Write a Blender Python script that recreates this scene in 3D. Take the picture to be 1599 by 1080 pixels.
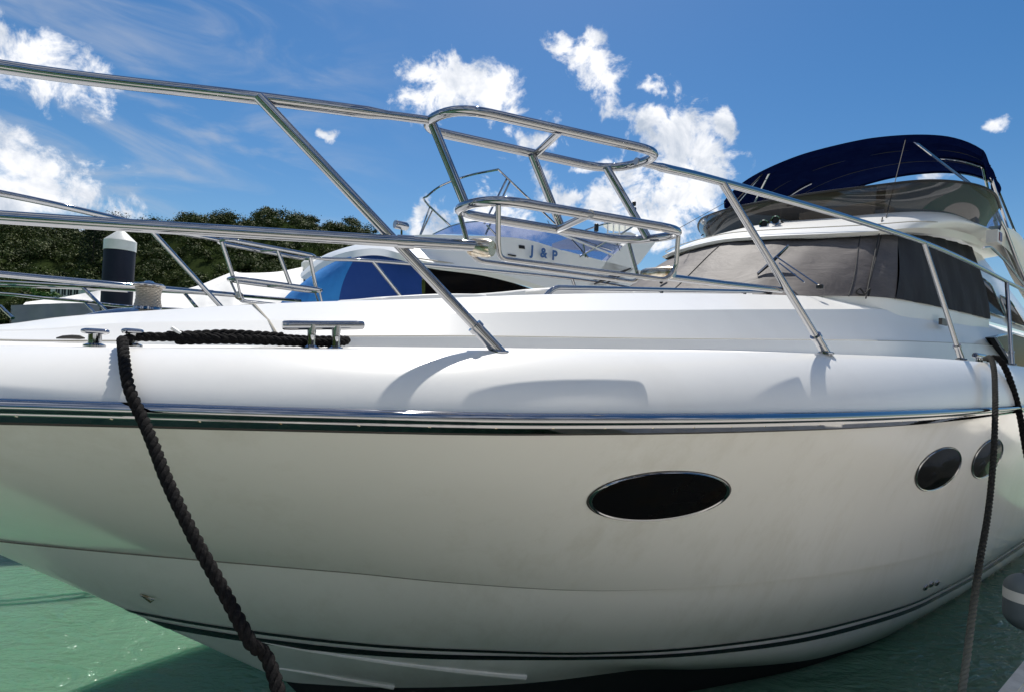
import bpy, math, random
import numpy as np
from mathutils import Vector, Matrix
from mathutils.bvhtree import BVHTree
sc = bpy.context.scene
for o in list(bpy.data.objects): bpy.data.objects.remove(o)
C = sc.collection
random.seed(7); rng = np.random.default_rng(7)

# ------------------------------------------------------------ camera
H = 1.74                                    # eye above the water
F = 900.; TH = math.radians(38.13); PI_ = math.radians(0.955); RO = math.radians(3.0); L = 2.7
cp, sp, cr, sr = math.cos(PI_), math.sin(PI_), math.cos(RO), math.sin(RO)
fw = Vector((0, cp, sp)); upz = Vector((0, -sp, cp)); ex = Vector((1, 0, 0))
right = ex*cr + upz*sr; up = -ex*sr + upz*cr
cam = bpy.data.cameras.new('camera'); co = bpy.data.objects.new('camera', cam); C.objects.link(co)
M3 = Matrix((right, up, -fw)).transposed()
co.matrix_world = Matrix.Translation((0, 0, H)) @ M3.to_4x4()
cam.sensor_width = 36; cam.lens = 36*F/1599.; cam.clip_end = 5000; cam.clip_start = .02
sc.camera = co
sc.view_settings.view_transform = 'Standard'; sc.view_settings.look = 'None'
sc.view_settings.exposure = 0.93; sc.view_settings.gamma = 1

# ------------------------------------------------------------ geometry of the view (surveying helpers)
A_ = np.array([math.cos(TH), math.sin(TH), 0]); N_ = np.array([math.sin(TH), -math.cos(TH), 0])
def U(u, v, z):                              # boat coordinates (aft, to port, above the eye) -> world
    return np.array([u*A_[0]+(v-L)*N_[0], u*A_[1]+(v-L)*N_[1], z+H])
def ray(px, py):
    x = (px-799.5)/F; z = (540-py)/F
    x, z = x*cr-z*sr, x*sr+z*cr
    return np.array([x, cp-z*sp, sp+z*cp])
def ab(P): return np.array([P@A_, P@N_+L, P[2]])
def atV(px, py, v):
    r = ray(px, py); return ab(r*((v-L)/(r@N_)))
def atU(px, py, u):
    r = ray(px, py); return ab(r*(u/(r@A_)))
def atZ(px, py, z):
    r = ray(px, py); return ab(r*(z/r[2]))
def atD(px, py, d): return ab(ray(px, py)*d)
def Wd(px, py, d):
    r = ray(px, py)*d; return np.array([r[0], r[1], r[2]+H])

# ------------------------------------------------------------ light
SA, SE = math.radians(0.), math.radians(60.5)
SUN = Vector((math.sin(SA)*math.cos(SE), math.cos(SA)*math.cos(SE), math.sin(SE)))
el = math.asin(SUN.z); azim = math.atan2(SUN.x, SUN.y)      # azimuth from +Y towards +X
sl = bpy.data.lights.new('sun', 'SUN'); sl.energy = 2.8; sl.angle = math.radians(.55); sl.color = (1, .955, .885)
so = bpy.data.objects.new('sun', sl); C.objects.link(so)
so.rotation_euler = SUN.to_track_quat('Z', 'Y').to_euler()

world = bpy.data.worlds.new('World'); sc.world = world; world.use_nodes = True
nt = world.node_tree; nt.nodes.clear()
def nd(nt, typ, **k):
    n = nt.nodes.new(typ)
    for a, b in k.items():
        if a.startswith('i_'): n.inputs[int(a[2:])].default_value = b
        else: setattr(n, a, b)
    return n
def mathn(nt, op, a, b=None, c=None, clamp=False):
    n = nt.nodes.new('ShaderNodeMath'); n.operation = op; n.use_clamp = clamp
    for i, x in enumerate((a, b, c)):
        if x is None: continue
        if isinstance(x, (int, float)): n.inputs[i].default_value = x
        else: nt.links.new(x, n.inputs[i])
    return n.outputs[0]
sky = nd(nt, 'ShaderNodeTexSky', sky_type='NISHITA', sun_disc=False, sun_elevation=el, sun_rotation=azim)
sky.altitude = 0; sky.air_density = 1.0; sky.dust_density = .35; sky.ozone_density = 2.2
SKY_STRENGTH = .050
geo = nd(nt, 'ShaderNodeTexCoord')
DIR = geo.outputs['Generated']
hs = nd(nt, 'ShaderNodeHueSaturation'); hs.inputs['Saturation'].default_value = 1.36; hs.inputs['Value'].default_value = 1.0
nt.links.new(sky.outputs[0], hs.inputs['Color'])
bg = nd(nt, 'ShaderNodeBackground', i_1=SKY_STRENGTH); nt.links.new(hs.outputs[0], bg.inputs[0])
# cumulus clouds: masses standing at fixed directions of the sky, edges broken by noise
def noise(nt, vec, scale, detail=6, rough=.6, dist=0., mapping=None):
    if mapping:
        m = nd(nt, 'ShaderNodeMapping'); m.inputs['Scale'].default_value = mapping; nt.links.new(vec, m.inputs[0]); vec = m.outputs[0]
    n = nd(nt, 'ShaderNodeTexNoise'); n.inputs['Scale'].default_value = scale; n.inputs['Detail'].default_value = detail
    n.inputs['Roughness'].default_value = rough; n.inputs['Distortion'].default_value = dist
    nt.links.new(vec, n.inputs['Vector']); return n.outputs['Fac']
CL = [(40,105,95,45),(105,160,48,42),(10,75,60,35),(60,125,60,40),
      (20,290,95,75),(95,300,70,45),(5,235,50,50),(140,322,50,24),(60,265,45,40),(170,335,30,14),
      (665,125,34,36),(720,140,60,34),(770,150,42,32),(690,155,55,32),
      (914,62,26,36),(930,100,48,42),(948,135,40,42),(955,172,26,26),(905,92,30,34),
      (1018,146,34,18),(1005,195,34,26),(1050,215,52,40),(1085,240,44,52),(1050,275,66,52),(980,300,62,34),
      (1090,305,42,52),(1050,335,70,46),(935,305,36,26),(1000,330,60,40),
      (845,215,42,22),(815,215,24,18),(855,275,26,30),(930,262,28,14),(880,318,50,26),
      (745,292,20,18),(700,345,34,26),(655,325,18,24),(765,330,62,28),(680,362,50,18),(800,350,60,25),
      (1140,190,20,26),(868,62,12,14),(505,210,15,9),(1540,204,17,11),(1400,290,45,20)]
warp = nd(nt, 'ShaderNodeTexNoise'); warp.inputs['Scale'].default_value = 9; warp.inputs['Detail'].default_value = 5
nt.links.new(DIR, warp.inputs['Vector'])
wv = nd(nt, 'ShaderNodeVectorMath', operation='SUBTRACT'); nt.links.new(warp.outputs['Color'], wv.inputs[0]); wv.inputs[1].default_value = (.5, .5, .5)
wm = nd(nt, 'ShaderNodeVectorMath', operation='MULTIPLY_ADD'); nt.links.new(wv.outputs[0], wm.inputs[0]); wm.inputs[1].default_value = (.10, .10, .10)
nt.links.new(DIR, wm.inputs[2]); WDIR = wm.outputs[0]
cur = None
for (px, py, rx, ry) in CL:
    r = ray(px, py); d = r/np.linalg.norm(r); ln = np.linalg.norm(r)
    s = nd(nt, 'ShaderNodeVectorMath', operation='SUBTRACT'); nt.links.new(WDIR, s.inputs[0]); s.inputs[1].default_value = d
    m = nd(nt, 'ShaderNodeVectorMath', operation='MULTIPLY'); nt.links.new(s.outputs[0], m.inputs[0])
    kx = F*ln/rx*1.0; kz = F*ln/ry; m.inputs[1].default_value = (kx, min(kx, kz)*.5, kz)
    l = nd(nt, 'ShaderNodeVectorMath', operation='LENGTH'); nt.links.new(m.outputs[0], l.inputs[0])
    q = mathn(nt, 'SUBTRACT', 1.0, l.outputs['Value'])
    cur = q if cur is None else mathn(nt, 'SMOOTH_MAX', cur, q, .25)
# the rest of the sky behind: loose cumulus for reflections
sepd = nd(nt, 'ShaderNodeSeparateXYZ'); nt.links.new(DIR, sepd.inputs[0])
bk = noise(nt, DIR, 3.2, 4, .55, 0, (1, 1, 2.2))
back = mathn(nt, 'MULTIPLY', mathn(nt, 'SUBTRACT', bk, .53), 5.0)
back = mathn(nt, 'ADD', back, mathn(nt, 'MULTIPLY', mathn(nt, 'MAXIMUM', sepd.outputs['Y'], -0.02), -9.0))
cur = mathn(nt, 'MAXIMUM', mathn(nt, 'MAXIMUM', cur, -1.2), back)
n1 = noise(nt, DIR, 16, 12, .64, .4); n2 = noise(nt, DIR, 60, 8, .6, .6)
edge = mathn(nt, 'ADD', mathn(nt, 'MULTIPLY', mathn(nt, 'SUBTRACT', n1, .52), 4.6), mathn(nt, 'MULTIPLY', mathn(nt, 'SUBTRACT', n2, .5), .9))
dens = mathn(nt, 'ADD', cur, edge)
mr = nd(nt, 'ShaderNodeMapRange', interpolation_type='SMOOTHSTEP'); nt.links.new(dens, mr.inputs[0]); mr.inputs[1].default_value = -.22; mr.inputs[2].default_value = .70
above = mathn(nt, 'MULTIPLY', mathn(nt, 'ADD', sepd.outputs['Z'], .02), 25, clamp=True)
calpha = mathn(nt, 'MULTIPLY', mr.outputs[0], above)
# thin cirrus veil towards the left of the sky
ci = noise(nt, DIR, 4.0, 7, .55, 1.2, (1.0, 1.0, 3.4))
cm = nd(nt, 'ShaderNodeMapRange', interpolation_type='SMOOTHSTEP'); nt.links.new(ci, cm.inputs[0]); cm.inputs[1].default_value = .42; cm.inputs[2].default_value = .78
lf = nd(nt, 'ShaderNodeMapRange', interpolation_type='SMOOTHSTEP'); nt.links.new(sepd.outputs['X'], lf.inputs[0]); lf.inputs[1].default_value = -.12; lf.inputs[2].default_value = -.5
cirr = mathn(nt, 'MULTIPLY', mathn(nt, 'MULTIPLY', cm.outputs[0], lf.outputs[0]), .6)
ccol = nd(nt, 'ShaderNodeValToRGB'); ccol.color_ramp.elements[0].color = (.46, .53, .64, 1); ccol.color_ramp.elements[1].color = (.96, .97, 1, 1)
ccol.color_ramp.elements[0].position = .33; ccol.color_ramp.elements[1].position = .56
sh = nd(nt, 'ShaderNodeMapping'); sh.inputs['Location'].default_value = (.01, 0, .035); nt.links.new(DIR, sh.inputs[0])
n3 = noise(nt, sh.outputs[0], 13, 8, .6, .4)
nt.links.new(n3, ccol.inputs[0])
cbg = nd(nt, 'ShaderNodeBackground', i_1=.57); nt.links.new(ccol.outputs[0], cbg.inputs[0])
vbg = nd(nt, 'ShaderNodeBackground', i_1=.34); vbg.inputs[0].default_value = (.85, .9, 1, 1)
mx0 = nd(nt, 'ShaderNodeMixShader'); nt.links.new(cirr, mx0.inputs[0]); nt.links.new(bg.outputs[0], mx0.inputs[1]); nt.links.new(vbg.outputs[0], mx0.inputs[2])
mx = nd(nt, 'ShaderNodeMixShader'); nt.links.new(calpha, mx.inputs[0]); nt.links.new(mx0.outputs[0], mx.inputs[1]); nt.links.new(cbg.outputs[0], mx.inputs[2])
wo = nd(nt, 'ShaderNodeOutputWorld'); nt.links.new(mx.outputs[0], wo.inputs[0])
world.cycles.sampling_method = 'MANUAL'; world.cycles.sample_map_resolution = 512

# ------------------------------------------------------------ materials
def mat(name, col, rough=.5, metal=0., coat=0., spec=.5, var=None, bump=None, alpha=1., trans=0., ior=1.45, sub=None):
    m = bpy.data.materials.new(name); m.use_nodes = True; t = m.node_tree; b = t.nodes['Principled BSDF']
    b.inputs['Base Color'].default_value = (*col, 1); b.inputs['Roughness'].default_value = rough
    b.inputs['Metallic'].default_value = metal; b.inputs['Coat Weight'].default_value = coat; b.inputs['Coat Roughness'].default_value = .04
    b.inputs['Specular IOR Level'].default_value = spec; b.inputs['Alpha'].default_value = alpha
    b.inputs['Transmission Weight'].default_value = trans; b.inputs['IOR'].default_value = ior
    tc = t.nodes.new('ShaderNodeTexCoord')
    if var:            # (scale, col2, contrast_lo, contrast_hi, mapping)
        f = noise(t, tc.outputs['Object'], var[0], 6, .62, .3, var[4] if len(var) > 4 else None)
        rp = nd(t, 'ShaderNodeMapRange'); t.links.new(f, rp.inputs[0]); rp.inputs[1].default_value = var[2]; rp.inputs[2].default_value = var[3]
        mixc = nd(t, 'ShaderNodeMix', data_type='RGBA'); t.links.new(rp.outputs[0], mixc.inputs[0])
        mixc.inputs[6].default_value = (*col, 1); mixc.inputs[7].default_value = (*var[1], 1)
        t.links.new(mixc.outputs[2], b.inputs['Base Color'])
    if bump:           # (scale, strength, distance, mapping)
        f = noise(t, tc.outputs['Object'], bump[0], 4, .55, 0, bump[3] if len(bump) > 3 else None)
        bn = nd(t, 'ShaderNodeBump'); bn.inputs['Strength'].default_value = bump[1]; bn.inputs['Distance'].default_value = bump[2]
        t.links.new(f, bn.inputs['Height']); t.links.new(bn.outputs[0], b.inputs['Normal'])
    return m
GEL = mat('hull_gelcoat', (.86,.84,.80), .16, coat=.2, var=(1.3,(.82,.795,.75),.45,.8,(1,1,.35)), bump=(.9,.35,.010))
def streaks(m, amt=.10):
    t = m.node_tree; b = t.nodes['Principled BSDF']; tc = t.nodes.new('ShaderNodeTexCoord')
    lk = b.inputs['Base Color'].links[0].from_socket
    f = noise(t, tc.outputs['Object'], 9, 5, .7, .2, (1, 1, .07)); g = noise(t, tc.outputs['Object'], 1.1, 3, .5)
    rp = nd(t, 'ShaderNodeMapRange'); t.links.new(mathn(t, 'MULTIPLY', f, mathn(t, 'MULTIPLY', g, 2.0)), rp.inputs[0]); rp.inputs[1].default_value = .50; rp.inputs[2].default_value = .85; rp.inputs[4].default_value = amt*3
    mc = nd(t, 'ShaderNodeMix', data_type='RGBA'); t.links.new(rp.outputs[0], mc.inputs[0]); t.links.new(lk, mc.inputs[6]); mc.inputs[7].default_value = (.60, .56, .47, 1)
    t.links.new(mc.outputs[2], b.inputs['Base Color'])
    r2 = nd(t, 'ShaderNodeMapRange'); t.links.new(f, r2.inputs[0]); r2.inputs[1].default_value = .3; r2.inputs[2].default_value = .8; r2.inputs[3].default_value = .06; r2.inputs[4].default_value = .18
    t.links.new(r2.outputs[0], b.inputs['Roughness'])
streaks(GEL)
GELD = mat('deck_gelcoat', (.82,.81,.78), .28, coat=.2, var=(3,(.77,.755,.72),.5,.85), bump=(2.2,.15,.004))
GELT = mat('trunk_gelcoat', (.83,.82,.785), .3, coat=.15, var=(2.4,(.78,.765,.73),.5,.85), bump=(1.6,.2,.004))
NONSKID = mat('nonskid_deck', (.72,.71,.68), .7, bump=(260,.5,.002))
CHROME = mat('polished_steel', (.36,.365,.38), .03, metal=1., var=(14,(.29,.285,.28),.55,.95), bump=(5,.03,.001))
STAIN = mat('stained_steel', (.62,.56,.46), .22, metal=1., var=(38,(.34,.24,.14),.45,.62))
DRUM = mat('windlass_drum_steel', (.34,.31,.27), .42, metal=.8)
STRIPE = mat('boot_stripe_paint', (.008,.009,.014), .25, coat=.3)
ANTIF = mat('antifouling_paint', (.010,.012,.013), .7)
SEAL = mat('dark_sealant', (.055,.05,.045), .6)
SEAM = mat('seam_caulk', (.42,.39,.33), .7)
GLASSD = mat('dark_porthole_glass', (.006,.006,.007), .05, spec=.2, ior=1.14, var=(6,(.009,.007,.006),.5,.7))
NAVY = mat('navy_canvas', (.003,.0065,.036), 1., spec=0., var=(5,(.0045,.010,.048),.4,.7), bump=(7,.9,.03))
BLUELIT = mat('sunlit_blue_canvas', (.03,.24,.62), .75, var=(3,(.02,.17,.50),.4,.7), bump=(4,.6,.03))  # neighbour's cover, front tone with the sunlight painted in
BLUESHADE = mat('shaded_blue_canvas', (.010,.055,.26), .8, bump=(4,.6,.03))  # same cover, side tone with the shade painted in
DARKM = mat('shaded_side_and_seam_mesh', (.014,.014,.017), .8, var=(5,(.022,.022,.027),.4,.7), bump=(6,.5,.02))  # shaded side of the windscreen cover, painted dark; seams use it too
BLACKP = mat('black_plastic', (.012,.012,.013), .35)
WHITEP = mat('white_plastic', (.78,.77,.74), .4)
WHITEF = mat('white_cover_fabric', (.76,.75,.72), .75, var=(1.2,(.68,.67,.64),.45,.7), bump=(2.2,.5,.05))
GREYF = mat('grey_cover_fabric', (.30,.30,.33), .75, var=(3,(.24,.24,.27),.4,.7), bump=(3,.5,.04))
SUNPAD = mat('sunpad_vinyl', (.74,.72,.68), .55, bump=(9,.5,.012))
CORD = mat('black_cord', (.02,.02,.02), .8)
WIRE = mat('steel_wire', (.35,.35,.36), .4, metal=1.)
ROPE = mat('black_rope', (.008,.0075,.008), .9, spec=.15, var=(160,(.030,.027,.026),.5,.75), bump=(420,.9,.002))
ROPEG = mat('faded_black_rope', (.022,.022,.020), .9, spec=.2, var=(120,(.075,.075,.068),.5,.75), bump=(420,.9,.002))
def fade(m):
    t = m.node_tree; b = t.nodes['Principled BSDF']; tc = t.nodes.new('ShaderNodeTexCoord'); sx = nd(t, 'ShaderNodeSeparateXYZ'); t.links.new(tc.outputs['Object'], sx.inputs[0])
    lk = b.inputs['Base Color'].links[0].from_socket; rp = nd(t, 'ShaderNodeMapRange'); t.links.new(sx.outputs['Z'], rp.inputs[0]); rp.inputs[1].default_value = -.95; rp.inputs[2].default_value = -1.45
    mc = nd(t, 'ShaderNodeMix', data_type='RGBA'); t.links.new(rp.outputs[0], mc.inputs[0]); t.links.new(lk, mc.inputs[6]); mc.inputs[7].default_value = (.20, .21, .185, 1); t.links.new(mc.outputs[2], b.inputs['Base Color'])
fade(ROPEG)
PILE = mat('pile_sleeve', (.009,.012,.025), .6, spec=.3, var=(3,(.018,.022,.038),.45,.75))
PILEC = mat('pile_cap', (.74,.74,.70), .5, var=(6,(.62,.61,.56),.5,.8))
LETTER = mat('blue_lettering', (.05,.13,.32), .4)
REDL = mat('nav_light_red', (.16,.035,.02), .2)
CONC = mat('pontoon_concrete', (.72,.68,.61), .85, var=(2.5,(.62,.58,.51),.4,.7), bump=(60,.6,.004))
EDGE = mat('pontoon_edge', (.60,.59,.55), .6, var=(8,(.4,.39,.35),.4,.7))
FENDN = mat('fender_blue_grey', (.12,.15,.17), .6); FENDW = mat('fender_white', (.72,.72,.70), .45)
WOODB = mat('tree_bark', (.06,.045,.032), .9)
HOUSEW = mat('house_render', (.62,.60,.56), .85, var=(.6,(.5,.49,.45),.4,.7)); HOUSER = mat('house_roof', (.13,.11,.10), .85); WIN = mat('window_glass', (.03,.035,.04), .1)

# mesh fabric of the windscreen cover: woven, creased, slightly see-through looking
def mesh_cover():
    m = mat('grey_mesh_fabric', (.125,.11,.105), .62, spec=.3)
    t = m.node_tree; b = t.nodes['Principled BSDF']; tc = t.nodes.new('ShaderNodeTexCoord')
    f1 = noise(t, tc.outputs['Object'], 3.0, 5, .6, 1.0, (1, 1, 2)); f2 = noise(t, tc.outputs['Object'], 70, 3, .6, 0, (.25, .25, 4))
    rp = nd(t, 'ShaderNodeMapRange'); t.links.new(mathn(t, 'ADD', mathn(t, 'MULTIPLY', f1, .6), mathn(t, 'MULTIPLY', f2, .4)), rp.inputs[0]); rp.inputs[1].default_value = .38; rp.inputs[2].default_value = .64
    mixc = nd(t, 'ShaderNodeMix', data_type='RGBA'); t.links.new(rp.outputs[0], mixc.inputs[0]); mixc.inputs[6].default_value = (.080,.070,.068,1); mixc.inputs[7].default_value = (.130,.115,.110,1)
    t.links.new(mixc.outputs[2], b.inputs['Base Color'])
    bn = nd(t, 'ShaderNodeBump'); bn.inputs['Strength'].default_value = .55; bn.inputs['Distance'].default_value = .02; t.links.new(f1, bn.inputs['Height'])
    t.links.new(bn.outputs[0], b.inputs['Normal']); return m
MESHC = mesh_cover()
def tinted(name, col, a, tc_):
    m = mat(name, col, .03, spec=.8); t = m.node_tree; b = t.nodes['Principled BSDF']
    tr = nd(t, 'ShaderNodeBsdfTransparent'); tr.inputs[0].default_value = (*tc_, 1)
    mxs = nd(t, 'ShaderNodeMixShader', i_0=a); out = t.nodes['Material Output']
    t.links.new(tr.outputs[0], mxs.inputs[1]); t.links.new(b.outputs[0], mxs.inputs[2]); t.links.new(mxs.outputs[0], out.inputs[0]); return m
SMOKE = tinted('smoked_acrylic', (.045,.036,.029), .86, (.30,.26,.22))
CLEARB = tinted('blue_tinted_acrylic', (.07,.12,.25), .45, (.5,.58,.85))

def water_mat():
    m = bpy.data.materials.new('harbour_water'); m.use_nodes = True; t = m.node_tree; b = t.nodes['Principled BSDF']
    tc = t.nodes.new('ShaderNodeTexCoord'); P = tc.outputs['Object']
    f = noise(t, P, .9, 4, .6, .4)
    mixc = nd(t, 'ShaderNodeMix', data_type='RGBA'); t.links.new(f, mixc.inputs[0]); mixc.inputs[6].default_value = (.07,.165,.10,1); mixc.inputs[7].default_value = (.13,.24,.16,1)
    t.links.new(mixc.outputs[2], b.inputs['Base Color']); b.inputs['Roughness'].default_value = .06; b.inputs['IOR'].default_value = 1.33
    b.inputs['Subsurface Weight'].default_value = 1.; b.inputs['Subsurface Radius'].default_value = (.5, 1., .8); b.inputs['Subsurface Scale'].default_value = .45
    a = noise(t, P, 3.2, 3, .55, .8, (1, 1.8, 1)); c = noise(t, P, 15, 3, .6, .6, (1, 1.8, 1))
    hgt = mathn(t, 'ADD', a, mathn(t, 'MULTIPLY', c, .32))
    bn = nd(t, 'ShaderNodeBump'); bn.inputs['Strength'].default_value = .6; bn.inputs['Distance'].default_value = .09; t.links.new(hgt, bn.inputs['Height'])
    t.links.new(bn.outputs[0], b.inputs['Normal']); return m
WATER = water_mat()
def leaf_mat(name, c1, c2, c3):
    m = bpy.data.materials.new(name); m.use_nodes = True; t = m.node_tree; b = t.nodes['Principled BSDF']
    g = nd(t, 'ShaderNodeNewGeometry'); ri = g.outputs['Random Per Island']
    tc = t.nodes.new('ShaderNodeTexCoord'); f = noise(t, tc.outputs['Object'], .14, 3, .6)
    r1 = nd(t, 'ShaderNodeValToRGB'); e = r1.color_ramp.elements; e[0].color = (*c1, 1); e[0].position = .2; e[1].color = (*c3, 1); e[1].position = .85
    e2 = r1.color_ramp.elements.new(.5); e2.color = (*c2, 1)
    t.links.new(mathn(t, 'ADD', mathn(t, 'MULTIPLY', f, .9), mathn(t, 'MULTIPLY', mathn(t, 'SUBTRACT', ri, .45), .5)), r1.inputs[0])
    t.links.new(r1.outputs[0], b.inputs['Base Color']); b.inputs['Roughness'].default_value = .6; b.inputs['Specular IOR Level'].default_value = .08
    return m
LEAF = leaf_mat('foliage', (.024,.038,.011), (.052,.070,.018), (.115,.13,.034))
LEAF2 = leaf_mat('dark_conifer_foliage', (.010,.020,.010), (.018,.032,.014), (.03,.045,.02))
LEAF3 = leaf_mat('bright_shrub_foliage', (.03,.07,.015), (.06,.13,.025), (.10,.18,.04))
HILLM = mat('hillside_undergrowth', (.018,.028,.009), 1., spec=.0, var=(.08,(.026,.036,.012),.4,.6))

# ------------------------------------------------------------ object helpers
def tagset(o, label=None, cat=None, group=None, kind=None):
    if label: o['label'] = label
    if cat: o['category'] = cat
    if group: o['group'] = group
    if kind: o['kind'] = kind
    return o
def thing(name, label, cat, loc, rotz=0, group=None):
    o = bpy.data.objects.new(name, None); C.objects.link(o); o.empty_display_size = .2
    o.location = Vector([float(x) for x in loc]); o.rotation_euler = (0, 0, rotz)
    o['_m'] = 0; del o['_m']
    ROOTM[o.name] = Matrix.Translation(o.location) @ Matrix.Rotation(rotz, 4, 'Z')
    return tagset(o, label, cat, group)
ROOTM = {}
def rootmat(o):
    while o.parent: o = o.parent
    return ROOTM[o.name]
class MB:
    def __init__(s): s.v = []; s.f = []; s.mi = []; s.cur = 0
    def grid(s, rows, closed=False, flip=False):
        n = len(rows[0]); b = len(s.v)
        for r in rows:
            assert len(r) == n
            s.v += [tuple(map(float, p)) for p in r]
        for i in range(len(rows)-1):
            for j in range(n if closed else n-1):
                q = (b+i*n+j, b+i*n+(j+1) % n, b+(i+1)*n+(j+1) % n, b+(i+1)*n+j)
                s.f.append(q[::-1] if flip else q); s.mi.append(s.cur)
        return s
    def fan(s, ring, center=None):
        b = len(s.v); s.v += [tuple(map(float, p)) for p in ring]; n = len(ring)
        if center is None: s.f.append(tuple(range(b, b+n))); s.mi.append(s.cur)
        else:
            s.v.append(tuple(map(float, center)))
            for i in range(n): s.f.append((b+i, b+(i+1) % n, b+n)); s.mi.append(s.cur)
        return s
    def box(s, c, ax, ay, az):        # centre and three half-axis vectors
        c = np.array(c, float); ax, ay, az = [np.array(q, float) for q in (ax, ay, az)]; b = len(s.v)
        for k in ((-1,-1,-1),(1,-1,-1),(1,1,-1),(-1,1,-1),(-1,-1,1),(1,-1,1),(1,1,1),(-1,1,1)):
            s.v.append(tuple(c+ax*k[0]+ay*k[1]+az*k[2]))
        for q in ((0,3,2,1),(4,5,6,7),(0,1,5,4),(1,2,6,5),(2,3,7,6),(3,0,4,7)): s.f.append(tuple(b+i for i in q)); s.mi.append(s.cur)
        return s
    def tube(s, pts, r, seg=14, closed=False, caps=True):
        P = [np.array(p, float) for p in pts]; n = len(P)
        rs = [r]*n if isinstance(r, (int, float)) else list(r)
        T = []
        for i in range(n):
            a = P[(i-1) % n] if (closed or i > 0) else P[i]; b = P[(i+1) % n] if (closed or i < n-1) else P[i]
            d = b-a; T.append(d/(np.linalg.norm(d)+1e-12))
        ref = np.array([0, 0, 1.]) if abs(T[0][2]) < .9 else np.array([1., 0, 0])
        x = ref-T[0]*(ref@T[0]); x /= np.linalg.norm(x); X = []
        for t in T:
            x = x-t*(x@t); x /= np.linalg.norm(x); X.append(x.copy())
        if closed:       # spread the twist
            x2 = X[-1]-T[0]*(X[-1]@T[0]); x2 /= np.linalg.norm(x2)
            ang = math.atan2(np.cross(x2, X[0])@T[0], x2@X[0])
        rows = []
        for i in range(n):
            y = np.cross(T[i], X[i]); a0 = ang*i/n if closed else 0
            rows.append([P[i]+rs[i]*(math.cos(a0+2*math.pi*k/seg)*X[i]+math.sin(a0+2*math.pi*k/seg)*y) for k in range(seg)])
        if closed: rows.append(rows[0])
        s.grid(rows, closed=True)
        if caps and not closed: s.fan(rows[0][::-1]); s.fan(rows[-1])
        return s
    def disc(s, c, axis, r, h, seg=24, bev=0.):   # short cylinder with bevelled rims
        c = np.array(c, float); ax = np.array(axis, float); ax /= np.linalg.norm(ax)
        pr = [(0, 0), (r-bev, 0), (r, bev), (r, h-bev), (r-bev, h), (0, h)]
        return s.lathe(c, ax, pr, seg)
    def lathe(s, c, ax, prof, seg=24):
        c = np.array(c, float); ax = np.array(ax, float); ax /= np.linalg.norm(ax)
        ref = np.array([0, 0, 1.]) if abs(ax[2]) < .9 else np.array([1., 0, 0])
        x = ref-ax*(ref@ax); x /= np.linalg.norm(x); y = np.cross(ax, x)
        s.grid([[c+ax*h+max(rr, 1e-4)*(math.cos(2*math.pi*k/seg)*x+math.sin(2*math.pi*k/seg)*y) for k in range(seg)] for rr, h in prof], closed=True)
        return s
    def build(s, name, m, parent=None, smooth=True, angle=35, origin=None, **tags):
        me = bpy.data.meshes.new(name)
        V = np.array(s.v, float)
        if parent is not None:
            Mi = np.array(rootmat(parent).inverted()); V = V@Mi[:3, :3].T+Mi[:3, 3]
        elif origin is not None: V = V-np.array(origin, float)
        me.from_pydata([tuple(map(float, p)) for p in V], [], s.f)
        ms = m if isinstance(m, (list, tuple)) else [m]
        for q in ms: me.materials.append(q)
        if len(ms) > 1: me.polygons.foreach_set('material_index', s.mi)
        me.validate(); me.update()
        if smooth:
            me.shade_smooth()
            if angle: me.set_sharp_from_angle(angle=math.radians(angle))
        o = bpy.data.objects.new(name, me); C.objects.link(o)
        if parent is not None: o.parent = parent
        elif origin is not None: o.location = Vector([float(x) for x in origin])
        tagset(o, tags.get('label'), tags.get('cat'), tags.get('group'), tags.get('kind'))
        return o
def catmull(pts, n=8, closed=False):
    P = [np.array(p, float) for p in pts]; out = []; m = len(P)
    for i in range(m if closed else m-1):
        p1, p2 = P[i], P[(i+1) % m]
        p0 = P[i-1] if (closed or i > 0) else 2*p1-p2
        p3 = P[(i+2) % m] if (closed or i+2 < m) else 2*p2-p1
        for k in range(n):
            t = k/n
            out.append(.5*((2*p1)+(-p0+p2)*t+(2*p0-5*p1+4*p2-p3)*t*t+(-p0+3*p1-3*p2+p3)*t**3))
    if not closed: out.append(P[-1])
    return out
def resample(pts, n):
    P = np.array(pts, float); d = np.r_[0, np.cumsum(np.linalg.norm(np.diff(P, axis=0), axis=1))]
    t = np.linspace(0, d[-1], n); return [np.array([np.interp(x, d, P[:, k]) for k in range(P.shape[1])]) for x in t]
def pchip(xs, ys, x):
    xs = np.array(xs, float); ys = np.array(ys, float); x = np.clip(np.array(x, float), xs[0], xs[-1])
    h = np.diff(xs); d = np.diff(ys)/h; m = np.zeros_like(xs)
    for i in range(1, len(xs)-1):
        if d[i-1]*d[i] > 0:
            w1, w2 = 2*h[i]+h[i-1], h[i]+2*h[i-1]; m[i] = (w1+w2)/(w1/d[i-1]+w2/d[i])
    m[0] = d[0]*1.3 if ys[1] != ys[0] else 0; m[-1] = d[-1]
    i = np.clip(np.searchsorted(xs, x, side='right')-1, 0, len(h)-1); t = (x-xs[i])/h[i]
    return (2*t**3-3*t**2+1)*ys[i]+(t**3-2*t**2+t)*h[i]*m[i]+(-2*t**3+3*t**2)*ys[i+1]+(t**3-t**2)*h[i]*m[i+1]
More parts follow.
